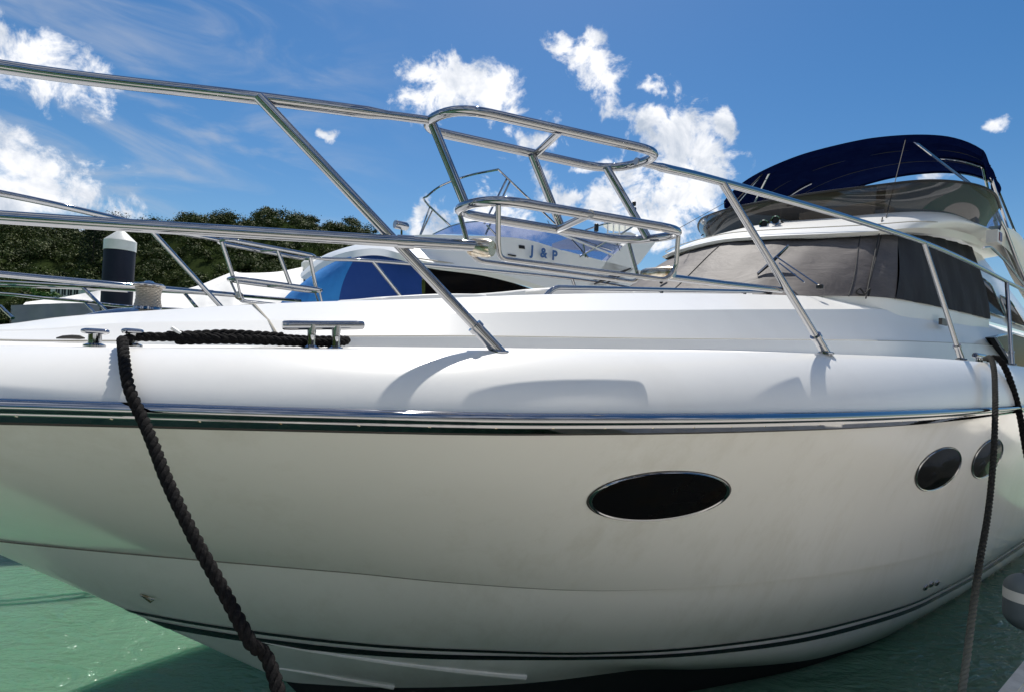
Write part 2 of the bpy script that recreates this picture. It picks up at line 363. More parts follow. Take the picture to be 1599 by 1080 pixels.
def rounded(c, r, n=6):               # polyline with its corners rounded
    P = [np.array(p, float) for p in c]; out = [P[0]]
    for i in range(1, len(P)-1):
        a = P[i-1]-P[i]; b = P[i+1]-P[i]; la, lb = np.linalg.norm(a), np.linalg.norm(b); q = min(r, la*.48, lb*.48)
        s0 = P[i]+a/la*q; s1 = P[i]+b/lb*q
        for k in range(n+1):
            t = k/n; out.append((1-t)**2*s0+2*t*(1-t)*P[i]+t*t*s1)
    out.append(P[-1]); return out

# ------------------------------------------------------------ water
mb = MB(); mb.grid([[(-900, -400, 0), (900, -400, 0)], [(-900, 1500, 0), (900, 1500, 0)]])
mb.build('water', WATER, smooth=False, kind='structure')
mb = MB(); mb.grid([[(-900, -400, -6), (900, -400, -6)], [(-900, 1500, -6), (900, 1500, -6)]])
mb.build('seabed', HILLM, smooth=False, kind='structure')

# ------------------------------------------------------------ hull lines (u aft, v half breadth, z from the eye)
UE = 10.2
V1 = ([-1.1,-1.05,-.9,-.6,-.1,.4,1.0,1.8,2.7,3.5,4.5,6,UE], [0,.25,.48,.74,.98,1.19,1.375,1.52,1.615,1.665,1.70,1.70,1.62])
Z1 = ([-1.1,-.1,.13,.385,.98,1.5,2.55,4.07,5.19,UE], [-.075,-.038,-.029,-.017,.012,.035,.078,.109,.115,.12])
V2 = ([-1.24,-1.19,-1.02,-.68,-.1,.4,1.0,1.8,2.7,3.5,4.5,6,UE], [0,.31,.62,.92,1.16,1.37,1.57,1.705,1.78,1.81,1.835,1.83,1.75])
Z2 = ([-1.24,-.1,1,3,UE], [-.135,-.138,-.145,-.145,-.11])
Z2b = ([-1.24,-.1,1,3,5,UE], [-.178,-.181,-.194,-.206,-.18,-.165])
VH = (V2[0], [max(0, x-.03) for x in V2[1]])
VK = ([-.25,-.12,.4,.845,1.18,1.77,2.27,3.13,4.23,5.24,UE], [0,.10,.474,.735,.888,1.113,1.259,1.431,1.527,1.55,1.55])
ZK = ([-.25,-.12,.4,.85,1.18,1.77,2.27,3.13,4.23,5.24,6.58,UE], [-.705,-.717,-.755,-.80,-.85,-.926,-.964,-1.014,-1.08,-1.12,-1.147,-1.15])
VS = ([.26,.33,.685,1.127,1.5,1.9,2.56,3.51,4.65,5.8,UE], [0,.041,.253,.51,.683,.87,1.088,1.288,1.421,1.43,1.44])
ZS = ([.26,.685,1.127,1.5,1.9,2.56,3.5,4.65,5.8,UE], [-1.075,-1.167,-1.233,-1.28,-1.319,-1.374,-1.429,-1.457,-1.49,-1.49])
VW = ([.9,1.025,1.365,1.92,2.34,2.77,3.69,4.59,6.39,UE], [0,.098,.326,.638,.805,.964,1.188,1.265,1.31,1.345])
ZW = ([.9,1.4,2.34,2.77,3.69,4.59,UE], [-1.55,-1.567,-1.556,-1.60,-1.69,-1.74,-1.78])
def level(Vt, Zt, u0, n=150, dv=0, dz=0):
    t = (np.linspace(0, 1, n))**2.0; u = u0+(UE-u0)*t
    return [np.array([uu, max(0, vv+dv*min(1, 4*tt)), zz+dz]) for uu, vv, zz, tt in zip(u, pchip(*Vt, u), pchip(*Zt, u), t)]
lv1 = level(V1, Z1, -1.1); lv2 = level(V2, Z2, -1.24); lvH = level(VH, Z2b, -1.21)
lvK = level(VK, ZK, -.25); lvK2 = level(VK, ZK, -.235, dv=-.018, dz=-.002)
lvS = level(VS, ZS, .26); lvW = level(VW, ZW, .9)
lvD = level((VW[0], [x*.86 for x in VW[1]]), ([.9, UE], [-1.95, -2.1]), 1.25)
lvB = [np.array([p[0]+.05, 0, p[2]-.22]) for p in lvD]
def between(a, b, n, bow=0., bz=0.):
    rows = []
    for k in range(n+1):
        w = k/n; s = math.sin(math.pi*w)
        rows.append([pa*(1-w)+pb*w+np.array([0, bow*s*f, bz*s]) for (pa, pb), f in zip(zip(a, b), [min(1, 3*pa[1]) for pa in a])])
    return rows
OFF = (0., 0., 0.)
def UU(p, s=1): return U(p[0]+OFF[0], p[1]*s+OFF[1], p[2]+OFF[2])
def patch(mb, rows, both=True):
    for s in ((1, -1) if both else (1,)):
        mb.grid([[UU(p, s) for p in r] for r in rows], flip=(s == -1))
def bulge_rows(a, b, n=14):           # rounded shoulder from the deck edge out to the rubbing strake
    rows = []; m = math.radians(66)
    for k in range(n+1):
        f = m*k/n; su = math.sin(f)/math.sin(m); cu = (1-math.cos(f))/(1-math.cos(m))
        rows.append([np.array([pa[0]+(pb[0]-pa[0])*su, pa[1]+(pb[1]-pa[1])*su, pa[2]+(pb[2]-pa[2])*(.62*cu+.38*su)]) for pa, pb in zip(a, b)])
    return rows
def hull_parts(root, HM=None):
    HM = HM or GEL
    mb = MB(); patch(mb, between(lvH, lvK, 18, bow=-.045)); patch(mb, [lvK, lvK2]); patch(mb, between(lvK2, lvS, 12, bow=.018)); patch(mb, between(lvS, lvW, 8, bow=.03))
    # transom
    tr = [l[-1] for l in (lv2, lvH, lvK, lvS, lvW)]
    mb.fan([UU(p) for p in tr]+[UU(p, -1) for p in tr[::-1]])
    hull = mb.build('hull', HM, root)
    mb = MB(); patch(mb, between(lvW, lvD, 4)); patch(mb, between(lvD, lvB, 3)); mb.build('antifouling', ANTIF, root)
    return hull
yacht = thing('motor_yacht', 'large white flybridge motor yacht in the foreground, rope-moored, with grey windscreen cover and navy bimini', 'yacht', U(0, 0, -H), TH)
hull_parts(yacht)
# ray finder on the port topsides, for fittings
bm_ = MB(); patch(bm_, between(lvH, lvK, 18, bow=-.045), False); patch(bm_, between(lvK2, lvS, 12, bow=.018), False); patch(bm_, between(lvS, lvW, 8, bow=.03), False)
BV = BVHTree.FromPolygons([Vector(p) for p in bm_.v], bm_.f)
bg_ = MB(); patch(bg_, bulge_rows(lv1, lv2), False); BG = BVHTree.FromPolygons([Vector(p) for p in bg_.v], bg_.f)
def onhull(px, py, off=0., bv=None):
    r = ray(px, py); h = (bv or BV).ray_cast(Vector((0, 0, H)), Vector(r).normalized())
    if h[0] is None: return None
    nrm = h[1] if h[1].dot(Vector(r)) < 0 else -h[1]
    return np.array(h[0]+nrm*off)
# boot stripes
def stripe(pz, w, name):
    mb = MB()
    for s in (1, -1):
        rows = []
        for k in range(3):
            rr = []
            for a, b, c in zip(lvK2, lvS, lvW):
                f = pz+w*(k/2-.5); q = (b*(1+f)-a*f) if f < 0 else b*(1-f)+c*f
                bow = .018*math.sin(math.pi*min(1, max(0, 1+f))) if f < 0 else .03*math.sin(math.pi*f)
                rr.append(q+np.array([0, bow*min(1, 3*(a[1] if f < 0 else b[1]))+.0035, -.0015]))
            rows.append([UU(p, s) for p in rr])
        mb.grid(rows, flip=(s == -1))
    mb.build(name, STRIPE, yacht, label=None)
stripe(.0, .055, 'boot_stripe'); stripe(.16, .115, 'boot_stripe')
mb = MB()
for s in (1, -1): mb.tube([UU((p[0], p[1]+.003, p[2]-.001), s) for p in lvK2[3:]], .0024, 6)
mb.build('chine_shadow_line', mat('painted_crease_shadow', (.22,.21,.18), .7), yacht)  # thin darker tube that paints in the shade along the chine
# spray rails under the stripes
for pts, rr in (([(395,998),(480,1014),(600,1032),(720,1046),(820,1055),(925,1061)], (.004,.018)), ([(425,1041),(480,1049),(545,1060),(615,1071)], (.004,.014))):
    q = [onhull(*p) for p in pts]; q = [p for p in q if p is not None]
    if len(q) > 2:
        q = catmull(q, 6); mb = MB(); mb.tube(q, [rr[0]+(rr[1]-rr[0])*i/len(q) for i in range(len(q))], 10); mb.build('spray_rail', GEL, yacht)

# gunwale moulding and side deck
def gunwale(root, m1=GELD, m2=NONSKID):
    mb = MB(); patch(mb, bulge_rows(lv1, lv2))
    inn = [np.array([p[0]+.02, max(0, p[1]-.10*min(1, 4*p[1])), p[2]+.001]) for p in lv1]
    patch(mb, [inn, lv1]); mb.build('gunwale', m1, root, angle=50)
    mb = MB(); cen = [np.array([p[0], 0, p[2]+.01]) for p in inn]
    patch(mb, between(cen, inn, 4)); mb.build('side_deck', m2, root)
gunwale(yacht)
# stainless rubbing strake: convex upper face, flat lower flange with studs
mb = MB()
for s in (1, -1):
    rows = []
    for k in range(13):
        w = k/12; rows.append([])
        for a, b in zip(lv2, lvH):
            z = (a[2]+.001)*(1-w)+(b[2]-.004)*w
            o = .006+.022*math.sqrt(max(0, math.sin(math.pi*min(1, w/.62)))) if w < .6 else .018-.036*(w-.6)
            rows[-1].append(UU((a[0]-o*(1 if a[1] < .3 else 0), a[1]+(o if a[1] > .02 else 0), z), s))
    mb.grid(rows, flip=(s == -1))
mb.build('rub_rail', CHROME, yacht, angle=60)
rubrail = bpy.data.objects['rub_rail']
acc = 0; last = None; first = None
for a, b in zip(level(V2, Z2, -1.24, 900)[40:620], level(VH, Z2b, -1.21, 900)[40:620]):
    p = np.array(UU((a[0], a[1]+.013, a[2]*.26+b[2]*.74)))
    if last is not None: acc += np.linalg.norm(p-last)
    last = p
    if acc > .16:
        acc = 0; mb = MB(); mb.disc(p-N_*.006, N_, .0055, .007, 10, .002); mb.build('rail_screw', STAIN, rubrail)
mb = MB()
for s in (1, -1): mb.tube([UU((a[0], a[1]-.002, a[2]-.010), s) for a in lvH[3:]], .004, 6)
mb.build('rail_sealant', SEAL, rubrail)
# ------------------------------------------------------------ raised foredeck and coachroof
VT = ([-.35,-.2,0,.4,1,2,3,4.5,UE], [.30,.50,.635,.82,1.0,1.15,1.22,1.25,1.25])
ZT = ([-.35,-.1,.157,.5,1.05,1.9,3.5,5.04,7,UE], [-.035,-.027,-.012,.02,.059,.103,.189,.265,.333,.36])
ZKn = ([-.35,-.048,.158,.53,1.07,1.95,3.59,4.54,6,7.5,UE], [-.028,.0,.032,.068,.135,.221,.372,.454,.524,.517,.50])
ZC = ([-.35,-.135,0,.26,.57,1.21,1.66,2.22,4.44,5.73,UE], [-.022,.012,.045,.088,.135,.214,.273,.336,.535,.62,.62])
def trunk(u0, u1, n, m, name, d0=0.):
    u = np.linspace(u0, u1, n); vt = pchip(*VT, u); zt = pchip(*ZT, u); zk = pchip(*ZKn, u); zc = pchip(*ZC, u); zd = pchip(*Z1, u)
    sh = lambda x: np.array([max(0, q) for q in x])
    def rw(v, z): return [np.array([a, b, c]) for a, b, c in zip(u, v, z)]
    L0 = rw(vt+.035, zd-.01); L1 = rw(vt+.012, zt-.006); L2 = rw(vt, zt-.004); L2b = rw(vt-.004, zt); L3 = rw(vt-.095, zk+.001); L3b = rw(vt-.106, zk+.006); L4 = rw(vt-.30*np.minimum(1, vt/.6), zc)
    L4b = rw((vt-.30*np.minimum(1, vt/.6))*.9, zc+.003)
    mid = rw(vt*.4, zc+.004); cen = rw(vt*0, zc+.004)
    mb = MB(); patch(mb, [L1, L0][::-1] if False else [L0, L1]); patch(mb, [L1, L2]); patch(mb, [L2, L2b]); patch(mb, between(L2b, L3, 3)); patch(mb, [L3, L3b]); patch(mb, between(L3b, L4, 5)); patch(mb, [L4, L4b, mid, cen])
    for k, fl in ((0, False), (-1, True)):
        prof = [l[k] for l in (L0, L1, L2b, L3, L3b, L4, L4b, mid, cen)]
        ring = [UU(p) for p in prof]+[UU(p, -1) for p in prof[::-1][1:]]
        mb.fan(ring)
    o = mb.build(name, m, yacht, angle=25)
    s2 = MB()
    for s in (1,): s2.tube([UU((p[0], p[1]+.004, p[2]), s) for p in L2[2:-1]], .0026, 6)
    s2.build('seam_line', SEAM, o)
    return o
trunk(-.35, .522, 40, GELT, 'anchor_locker_deck'); coach = trunk(.528, 10.1, 120, GELT, 'coachroof')
# seam between the two mouldings
u = .525; prof = [np.array([u, float(pchip(*VT, u))+.03, float(pchip(*Z1, u))]), np.array([u, float(pchip(*VT, u))+.003, float(pchip(*ZT, u))]), np.array([u, float(pchip(*VT, u))-.10, float(pchip(*ZKn, u))+.001]), np.array([u, float(pchip(*VT, u))-.29, float(pchip(*ZC, u))+.001]), np.array([u, 0, float(pchip(*ZC, u))+.005])]
mb = MB(); mb.tube([UU(p) for p in prof], .0045, 6); mb.tube([UU(p, -1) for p in prof], .0045, 6); mb.build('moulding_joint', SEAM, coach)
# rubber bumper strip lying in the locker lid gap
q = [Wd(px, py, 1.585+.0004*px) for px, py in ((88,528),(98,526.5),(112,526),(124,526.5),(132,528))]
mb = MB(); mb.tube([p+N_*.02 for p in q], [.002,.005,.006,.006,.002], 8); mb.build('locker_lip_seal', SEAL, coach)
def cz(u): return float(pchip(*ZC, u))
# vent recess on the coachroof side
c = solveT = atV(1474, 505, 1.235); 
mb = MB(); c = U(*atV(1474, 503, 1.232)); mb.box(c, A_*.085, N_*.012, np.array([0, 0, .024])); mb.build('side_vent', mat('vent_grey', (.10,.09,.085), .4), coach, smooth=False)

# hatch, sunpad
def lump(name, pts, m, h, parent, label=None):
    """low cushioned slab: pts = outline (u,v), on the coachroof"""
    n = 48; P = resample([np.array(p) for p in pts]+[np.array(pts[0])], n+1)[:-1]; c0 = sum(P)/n; rows = []
    for w, hh in ((1., 0), (1.0, .55), (.985, .82), (.95, .97), (.8, 1.0), (.4, 1.02), (.02, 1.02)):
        rows.append([U(*(list(c0+(p-c0)*w)+[cz((c0+(p-c0)*w)[0])+.004+h*hh+.004*math.sin(9*p[0]+5*p[1])*hh])) for p in P])
    mb = MB(); mb.grid(rows, closed=True); return mb.build(name, m, parent, label=label)
def rr(u0, u1, v0, v1, r=.06):
    out = []
    for cx, cy, a0 in ((u1-r, v1-r, 0), (u0+r, v1-r, 90), (u0+r, v0+r, 180), (u1-r, v0+r, 270)):
        for k in range(6): a = math.radians(a0+90*k/5); out.append((cx+r*math.cos(a), cy+r*math.sin(a)))
    return out
hatch = lump('deck_hatch', rr(1.02, 1.62, -.02, .46), WHITEP, .022, yacht)
lump('sunpad', rr(1.72, 2.5, -.3, .62), SUNPAD, .035, yacht); lump('sunpad', rr(2.55, 4.2, -.8, .62), SUNPAD, .04, yacht)
# ------------------------------------------------------------ rails
RT = .0143
def plain(p): return p
def mirror(p): return (p[0], -p[1], p[2])
def tubepart(name, pts, r, m=CHROME, seg=16, parent=None, **k):
    mb = MB(); mb.tube([U(*p) for p in pts], r, seg, **{x: y for x, y in k.items() if x == 'closed'}); return mb.build(name, m, parent or yacht, angle=50)
LOOP1 = [atZ(*p, .63) for p in ((668,185),(680,170),(700,165),(740,163),(800,173),(885,205),(1000,228),(1020,238),(1028,247),(1022,254),(1000,261),(950,266),(900,258),(822,243),(740,222),(692,207),(672,193))]
LOOP2 = [atZ(*p, .40) for p in ((718,325),(725,313),(745,306),(780,305),(820,310),(920,335),(1040,352),(1060,358),(1065,365),(1055,372),(1030,376),(960,374),(862,360),(800,350),(750,342),(725,334))]
def stadium(u0, u1, a0, a1, b0, b1, z, r0=.09):    # oblong loop, slightly angled in plan
    # a = outer edge (port), b = inner edge
    c = [np.array([u0, b0, z]), np.array([u0, a0, z]), np.array([u1, a1, z]), np.array([u1, b1, z])]
    out = []; m = 4
    for i in range(4):
        p = c[i]; a = c[i-1]-p; b = c[(i+1) % 4]-p; la, lb = np.linalg.norm(a), np.linalg.norm(b); q = min(r0*1.45, la*.49, lb*.49)
        for k in range(9): t = k/8; out.append((1-t)**2*(p+a/la*q)+2*t*(1-t)*p+t*t*(p+b/lb*q))
    return out
S1 = stadium(.765, 1.415, 1.435, 1.615, 1.235, 1.385, .63, .13); S2 = stadium(.85, 1.49, 1.495, 1.66, 1.285, 1.42, .40, .13)
s1b = np.array([1.0, 1.365, .01]); s1t = np.array([.36, 1.15, .62])
s2b = U  # placeholder
def side_rails(fm, port=True):
    T = lambda *a: np.array(fm(a if len(a) > 1 else a[0]))
    lab = 'port' if port else 'starboard'
    up_a = [(-1.35,-.0,.60),(-1.28,.30,.605),(-1.05,.55,.61),(-.7,.72,.615),(-.14,.87,.618),(.36,1.15-.02,.62),(.76,1.31,.628)]
    up_a = catmull(up_a, 8)
    tubepart('top_rail', [T(p) for p in up_a], [RT*1.12]*(len(up_a)-3)+[RT*.8]*3)
    mid_a = catmull([(-1.15,.0,.22),(-1.08,.3,.225),(-.85,.58,.235),(-.5,.78,.245),(-.12,.93,.255),(.36,1.135,.275),(.90,1.375,.298)], 8)
    tubepart('middle_rail', [T(p) for p in mid_a], RT*1.1)
    tubepart('gate_loop', [T(p) for p in S1], RT*.95, closed=True); tubepart('gate_loop', [T(p) for p in S2], RT*.95, closed=True)
    tubepart('gate_crossbar', [T(1.06,1.52,.63), T(1.14,1.315,.63)], RT*.8); tubepart('gate_crossbar', [T(1.13,1.58,.40), T(1.21,1.355,.40)], RT*.8)
    # legs between the loops
    tubepart('gate_leg', [T(.775,1.31,.62), T(.868,1.36,.40)], RT*.9)
    tubepart('gate_leg', [T(1.12,1.325,.62), T(1.225,1.36,.41)], RT*.9)
    tubepart('gate_leg', [T(1.365,1.41,.62), T(1.46,1.51,.40)], RT*.9)
    # hanging U frames below the lower loop
    a = rounded([(.88,1.49,.39), (.915,1.45,.30), (.935,1.435,.262), (1.49,1.57,.262), (1.515,1.585,.30), (1.485,1.61,.395)], .04)
    tubepart('gate_frame', [T(p) for p in a], RT*.5)
    b = rounded([(.875,1.31,.40), (.915,1.33,.265), (1.50,1.455,.262), (1.455,1.435,.395)], .04)
    tubepart('gate_frame', [T(p) for p in b], RT*.5)
    mb = MB(); mb.lathe(U(*T(.895,1.345,.298)), U(*T(.93,1.42,.29))-U(*T(.895,1.345,.298)), [(.001,0),(.022,0),(.026,.012),(.026,.060),(.022,.072),(.001,.072)], 18); mb.build('gate_fitting', STAIN, yacht)
    mb = MB(); mb.lathe(U(*T(1.51,1.46,.29)), U(*T(1.52,1.59,.29))-U(*T(1.51,1.46,.29)), [(.001,0),(.017,0),(.021,.015),(.021,.10),(.017,.115),(.001,.115)], 16); mb.build('gate_fitting', STAIN, yacht)
    mb = MB(); mb.tube([U(*T(p)) for p in ((.70,1.287,.289),(.74,1.305,.291))], RT*1.3, 16); mb.build('rail_sleeve', CHROME, yacht)
    # aft rails
    z2 = (1.88,1.50,.675); z3 = (4.02,1.50,.80); z4 = (5.96,1.50,.80)
    aft = catmull([(1.40,1.50,.632), (1.54,1.51,.64), z2, (2.9,1.505,.742), z3, (5.0,1.50,.812), z4, (7.5,1.5,.78), (9.6,1.48,.70)], 8)
    tubepart('top_rail', [T(p) for p in aft], [RT*.8]*7+[RT]*(len(aft)-7))
    m2 = (2.28,1.535,.32)
    tubepart('middle_rail', [T(p) for p in ((1.52,1.50,.285), (1.9,1.52,.30), m2)], RT*.85)
    for base, top in ((s1b, s1t), ((2.555,1.6,.082), z2), ((4.50,1.585,.128), z3), ((5.78,1.585,.137), z4), ((7.4,1.58,.12), (7.5,1.5,.78)), ((9.3,1.55,.12),(9.4,1.48,.71))):
        base = np.array(base, float); top = np.array(top, float); d = (top-base)/np.linalg.norm(top-base)
        st = tubepart('stanchion', [T(base), T(top-d*.004)], RT*.98)
        pb = base+d*.10; mb = MB()
        mb.tube([U(*T(base-d*.01)), U(*T(pb))], RT*1.28, 18)
        mb.tube([U(*T(pb-d*.012)), U(*T(pb+d*.004))], RT*1.55, 18)
        mb.build('socket', CHROME, st)
        mb = MB(); mb.disc(U(*T(base+np.array([0, 0, -.008]))), (0, 0, 1), .032, .012, 22, .004); mb.build('base_plate', CHROME, st)
side_rails(plain); side_rails(mirror, False)
# coachroof grab rail
for s in (1, -1):
    g = rounded([(1.74,.70*s,.27), (1.80,.70*s,.325), (4.86,.70*s,.628), (5.0,.70*s,.59)], .07)
    tubepart('grab_rail', g, .0125)
for (u, z) in ((2.6, .40), (3.45, .49), (4.2, .56)): tubepart('grab_rail_foot', [(u,.70,cz(u)), (u,.70,z)], .010)
# ------------------------------------------------------------ deck fittings
def along(p): return U(*p)
def bollard(px, w, name):
    b = atV(px, 532, 0); # on the ray, at the side deck just inside the edge
    q = U(*atD(px, 533, 1.40)); 
    mb = MB(); mb.lathe(q-np.array([0, 0, .012]), (0, 0, 1), [(.0,0),(.024,0),(.024,.004),(.014,.008),(.014,.033),(.0155,.035)], 22)
    d = A_*math.cos(.25)+N_*math.sin(-.25)
    c = q+np.array([0, 0, .024])
    rows = []
    for k in range(25):
        x = -w+2*w*k/24; e = math.sqrt(max(0, 1-(abs(x)/w)**6)); rows.append([c+d*x+np.cross(d, [0, 0, 1])*(.016*e*math.cos(a))+np.array([0, 0, .0075*e*math.sin(a)]) for a in np.linspace(0, 2*math.pi, 17)[:-1]])
    mb.grid(rows, closed=True); mb.build(name, CHROME, yacht)
bollard(148, .030, 'mushroom_bollard'); bollard(206, .024, 'mushroom_bollard')
cl0, cl1 = atD(441, 508, 1.565), atD(568, 508, 1.68)
cleat_c = (cl0+cl1)/2; cdir = U(*cl1)-U(*cl0); clen = np.linalg.norm(cdir); cdir /= clen
cb = U(*cleat_c)
def cleat(c, d, ln, deckz, r, name='mooring_cleat'):
    t = MB(); t.tube([c-d*ln/2+d*x for x in (0, .004, .02, ln/2, ln-.02, ln-.004, ln)], [r*.8, r, r*1.06, r, r*1.06, r, r*.8], 18)
    o = t.build(name, CHROME, yacht, angle=50)
    for k in (-.15, .15):
        p = c+d*(k*ln); mb = MB(); h = c[2]-deckz
        mb.lathe((p[0], p[1], deckz), (0, 0, 1), [(.001,0),(.026,0),(.026,.005),(.013,.012),(.0115,h*.6),(.014,h),(.001,h)], 18); mb.build('cleat_post', CHROME, o)
    return o
cleat(cb, cdir, clen, float(pchip(*Z1, .5))+H, .0125)
# right-hand cleat by the side deck
rc = np.array([4.75, 1.62, .16]); cleat(U(*rc), A_, .22, .105+H, .017)
# windlass
wl = U(.27, 0, .045)
mb = MB(); mb.lathe(wl, (0, 0, 1), [(.001,0),(.085,0),(.088,.02),(.082,.042),(.066,.055),(.05,.062),(.045,.075),(.001,.075)], 32); wlo = mb.build('windlass', CHROME, yacht)
mb = MB(); rows = []
for k in range(25):
    h = .072+.082*k/24; rr_ = .040+.006*abs(k/12-1)**2+(.008 if k > 22 else 0)
    rows.append([wl+np.array([(rr_+(.0034 if ((j//3+k//2) % 2) else 0))*math.cos(2*math.pi*j/72), (rr_+(.0034 if ((j//3+k//2) % 2) else 0))*math.sin(2*math.pi*j/72), h]) for j in range(72)])
mb.grid(rows, closed=True); mb.fan(rows[-1]); mb.build('capstan_drum', DRUM, wlo, angle=25)
mb = MB(); mb.lathe(wl+np.array([0, 0, .154]), (0, 0, 1), [(.054,0),(.056,.004),(.05,.010),(.02,.014),(.012,.02),(.001,.022)], 28); mb.build('capstan_cap', CHROME, wlo)
mb = MB(); rows = []
for k in range(15):
    w = k/14; x = -.24+.24*w; hw = .045+.03*w; hh = .065*math.sin(math.pi/2*w)**.8+.002
    rows.append([wl+A_*x+N_*(hw*math.cos(a))+np.array([0, 0, hh*math.sin(a)]) for a in np.linspace(0, math.pi, 13)])
mb.grid(rows); mb.build('windlass_housing', CHROME, wlo)
# bow eye, drains
p0, p1, p2 = onhull(221,925,.006), onhull(244,929,.014), onhull(237,937,.006)
mb = MB(); mb.tube([p0, p1, p2], .0035, 8, closed=True); mb.build('bow_eye', STAIN, yacht)
for px, py in ((1444,916),(1453,911),(1462,909)):
    p = onhull(px, py, .0); q = onhull(px, py, .02)
    if p is not None:
        mb = MB(); mb.lathe(p, q-p, [(.001,0),(.022,0),(.022,.008),(.012,.014),(.001,.012)], 14); mb.build('drain_outlet', CHROME, yacht)
# portholes
def porthole(cx, cy, a, b, ang, name='porthole'):
    n = 72; ca, sa = math.cos(ang), math.sin(ang)
    def ring(k, off): 
        out = []
        for i in range(n):
            t = 2*math.pi*i/n; x = a*k*math.cos(t); y = b*k*math.sin(t)
            out.append(onhull(cx+x*ca-y*sa, cy+x*sa+y*ca, off))
        return out
    R = ring(1, .0)
    cen = onhull(cx, cy, .0); nn = onhull(cx, cy, 1.)-cen
    mk = lambda k, off: [cen+(p-cen)*k+nn*off for p in R]
    mb = MB(); mb.grid([mk(1.03, -.004), mk(1.028, .004), mk(1.012, .008), mk(.992, .007), mk(.982, .004), mk(.976, .0035)], closed=True)
    fr = mb.build(name, CHROME, yacht, angle=60)
    mb = MB(); mb.grid([mk(1.052, .0015), mk(1.026, .003)], closed=True); mb.build('gasket', SEAL, fr)
    mb = MB(); rows = [mk(k, .0035+.004*(1-k)) for k in (.98, .8, .5, .2)]; mb.grid(rows, closed=True); mb.fan(rows[-1]); mb.build('glass', GLASSD, fr, angle=None)
porthole(1029, 773, 108, 36, math.radians(-5.5)); porthole(1464.5, 731.5, 41, 25, math.radians(-42)); porthole(1541, 715, 34, 18, math.radians(-58))

# ------------------------------------------------------------ cabin, covers, roof
def curve(pts, n=60): return resample(catmull(pts, 12), n)
def sym(pts): return [(p[0], -p[1], p[2]) for p in pts[::-1]]
base_p = [(3.55,0,.46),(3.60,.35,.47),(3.72,.65,.49),(3.96,.93,.50),(4.42,1.13,.53),(5.2,1.165,.555),(6.2,1.165,.575),(7.06,1.15,.59)]
top_p = [(4.36,0,1.035),(4.42,.35,1.025),(4.58,.66,1.02),(4.82,.88,1.05),(5.20,.99,1.115),(5.8,1.0,1.20),(6.4,1.0,1.255),(7.03,1.0,1.30)]
def fullc(pts): return curve(sym(pts)[:-1]+pts, 121)
B0, T0 = fullc(base_p), fullc(top_p)
def lerp(a, b, w): return [x*(1-w)+y*w for x, y in zip(a, b)]
def boww(a, b, n, out=.03):
    rows = []
    for k in range(n+1):
        w = k/n; s = math.sin(math.pi*w)*out
        rows.append([U(p[0]-s*.8, p[1]*(1+s*.6), p[2]) for p in lerp(a, b, w)])
    return rows
# glass shell behind, cover in front of it
mb = MB(); mb.grid(boww(B0, T0, 6, .02)); mb.build('windscreen', GLASSD, yacht)
mb = MB(); mb.grid([[U(p[0]-.01+(.0 if abs(p[1]) > 1 else 0), p[1]*1.012, p[2]-.14) for p in B0], [U(p[0]-.012, p[1]*1.008, p[2]+.004) for p in B0], [U(p[0]+.05, p[1]*.96, p[2]+.006) for p in B0]]); mb.build('cabin_base', GELT, yacht)
def crease(rows):
    out = []
    for i, r in enumerate(rows):
        out.append([])
        for j, p in enumerate(r):
            a = j/len(r)*40; w = i/len(rows)
            f = .010*math.sin(a*1.1+w*5)+.006*math.sin(a*2.9-w*7)+.004*math.sin(a*5.3+w*3)
            out[-1].append(p+(-A_*.018-A_*f if True else 0)+N_*(.018 if j > 60 else -.018))
    return out
# port corner of the windscreen is at index ic
ic = 60+int(np.argmin([abs(p[0]-4.62) for p in B0[60:]]))
R = crease(boww(B0, T0, 12, .03))
mb = MB(); mb.grid([r[120-ic:ic+1] for r in R]); cov = mb.build('windscreen_cover', MESHC, yacht)
RS = boww(B0, T0, 12, .03)
def sidecover(sl, sgn):
    rows = []
    for i, r in enumerate(RS):
        rows.append([p+N_*sgn*(.022+.007*math.sin(j*.9+i*.4)+.004*math.sin(j*2.1))-A_*(.016 if j == 0 else 0) for j, p in enumerate(r[sl] if sgn > 0 else r[sl][::-1])])
    # hem curves inwards toward the aft lower corner
    return rows
mb = MB(); mb.grid(sidecover(slice(ic, 121), 1)); sc1 = mb.build('side_window_cover', DARKM, yacht)  # cover's shaded side, its shade carried by the darker material
mb = MB(); mb.grid(sidecover(slice(0, 121-ic), -1)); mb.build('side_window_cover', DARKM, yacht)
# seams stitched in the front cover
for j in (44, 60, 78):
    mb = MB(); mb.tube([r[j]-A_*.004 for r in R], .004, 6); mb.build('cover_seam', DARKM, cov)
# brow / flybridge moulding: from the top of the windscreen up to the screen base
brow_lo = [(4.30,0,1.03),(4.36,.36,1.02),(4.52,.69,1.018),(4.76,.93,1.045),(5.15,1.06,1.115),(5.8,1.08,1.20),(6.4,1.08,1.26),(7.03,1.08,1.31),(7.8,1.08,1.40)]
brow_fr = [(4.28,0,1.05),(4.34,.37,1.04),(4.50,.71,1.04),(4.74,.96,1.067),(5.12,1.11,1.14),(5.8,1.14,1.245),(6.4,1.14,1.305),(7.03,1.14,1.355),(7.8,1.14,1.44)]
brow_mid = [(4.62,0,1.225),(4.68,.42,1.215),(4.86,.76,1.225),(5.10,1.00,1.25),(5.42,1.17,1.285),(5.9,1.26,1.315),(6.5,1.30,1.34),(7.1,1.30,1.38),(7.8,1.30,1.42)]
fly_base = [(5.05,0,1.33),(5.12,.45,1.315),(5.32,.80,1.34),(5.58,1.02,1.37),(5.85,1.15,1.38),(6.15,1.235,1.35),(6.6,1.27,1.35),(7.1,1.28,1.36),(7.8,1.28,1.38)]
Ls = [fullc(x) for x in (brow_lo, brow_fr, brow_mid, fly_base)]
mb = MB()
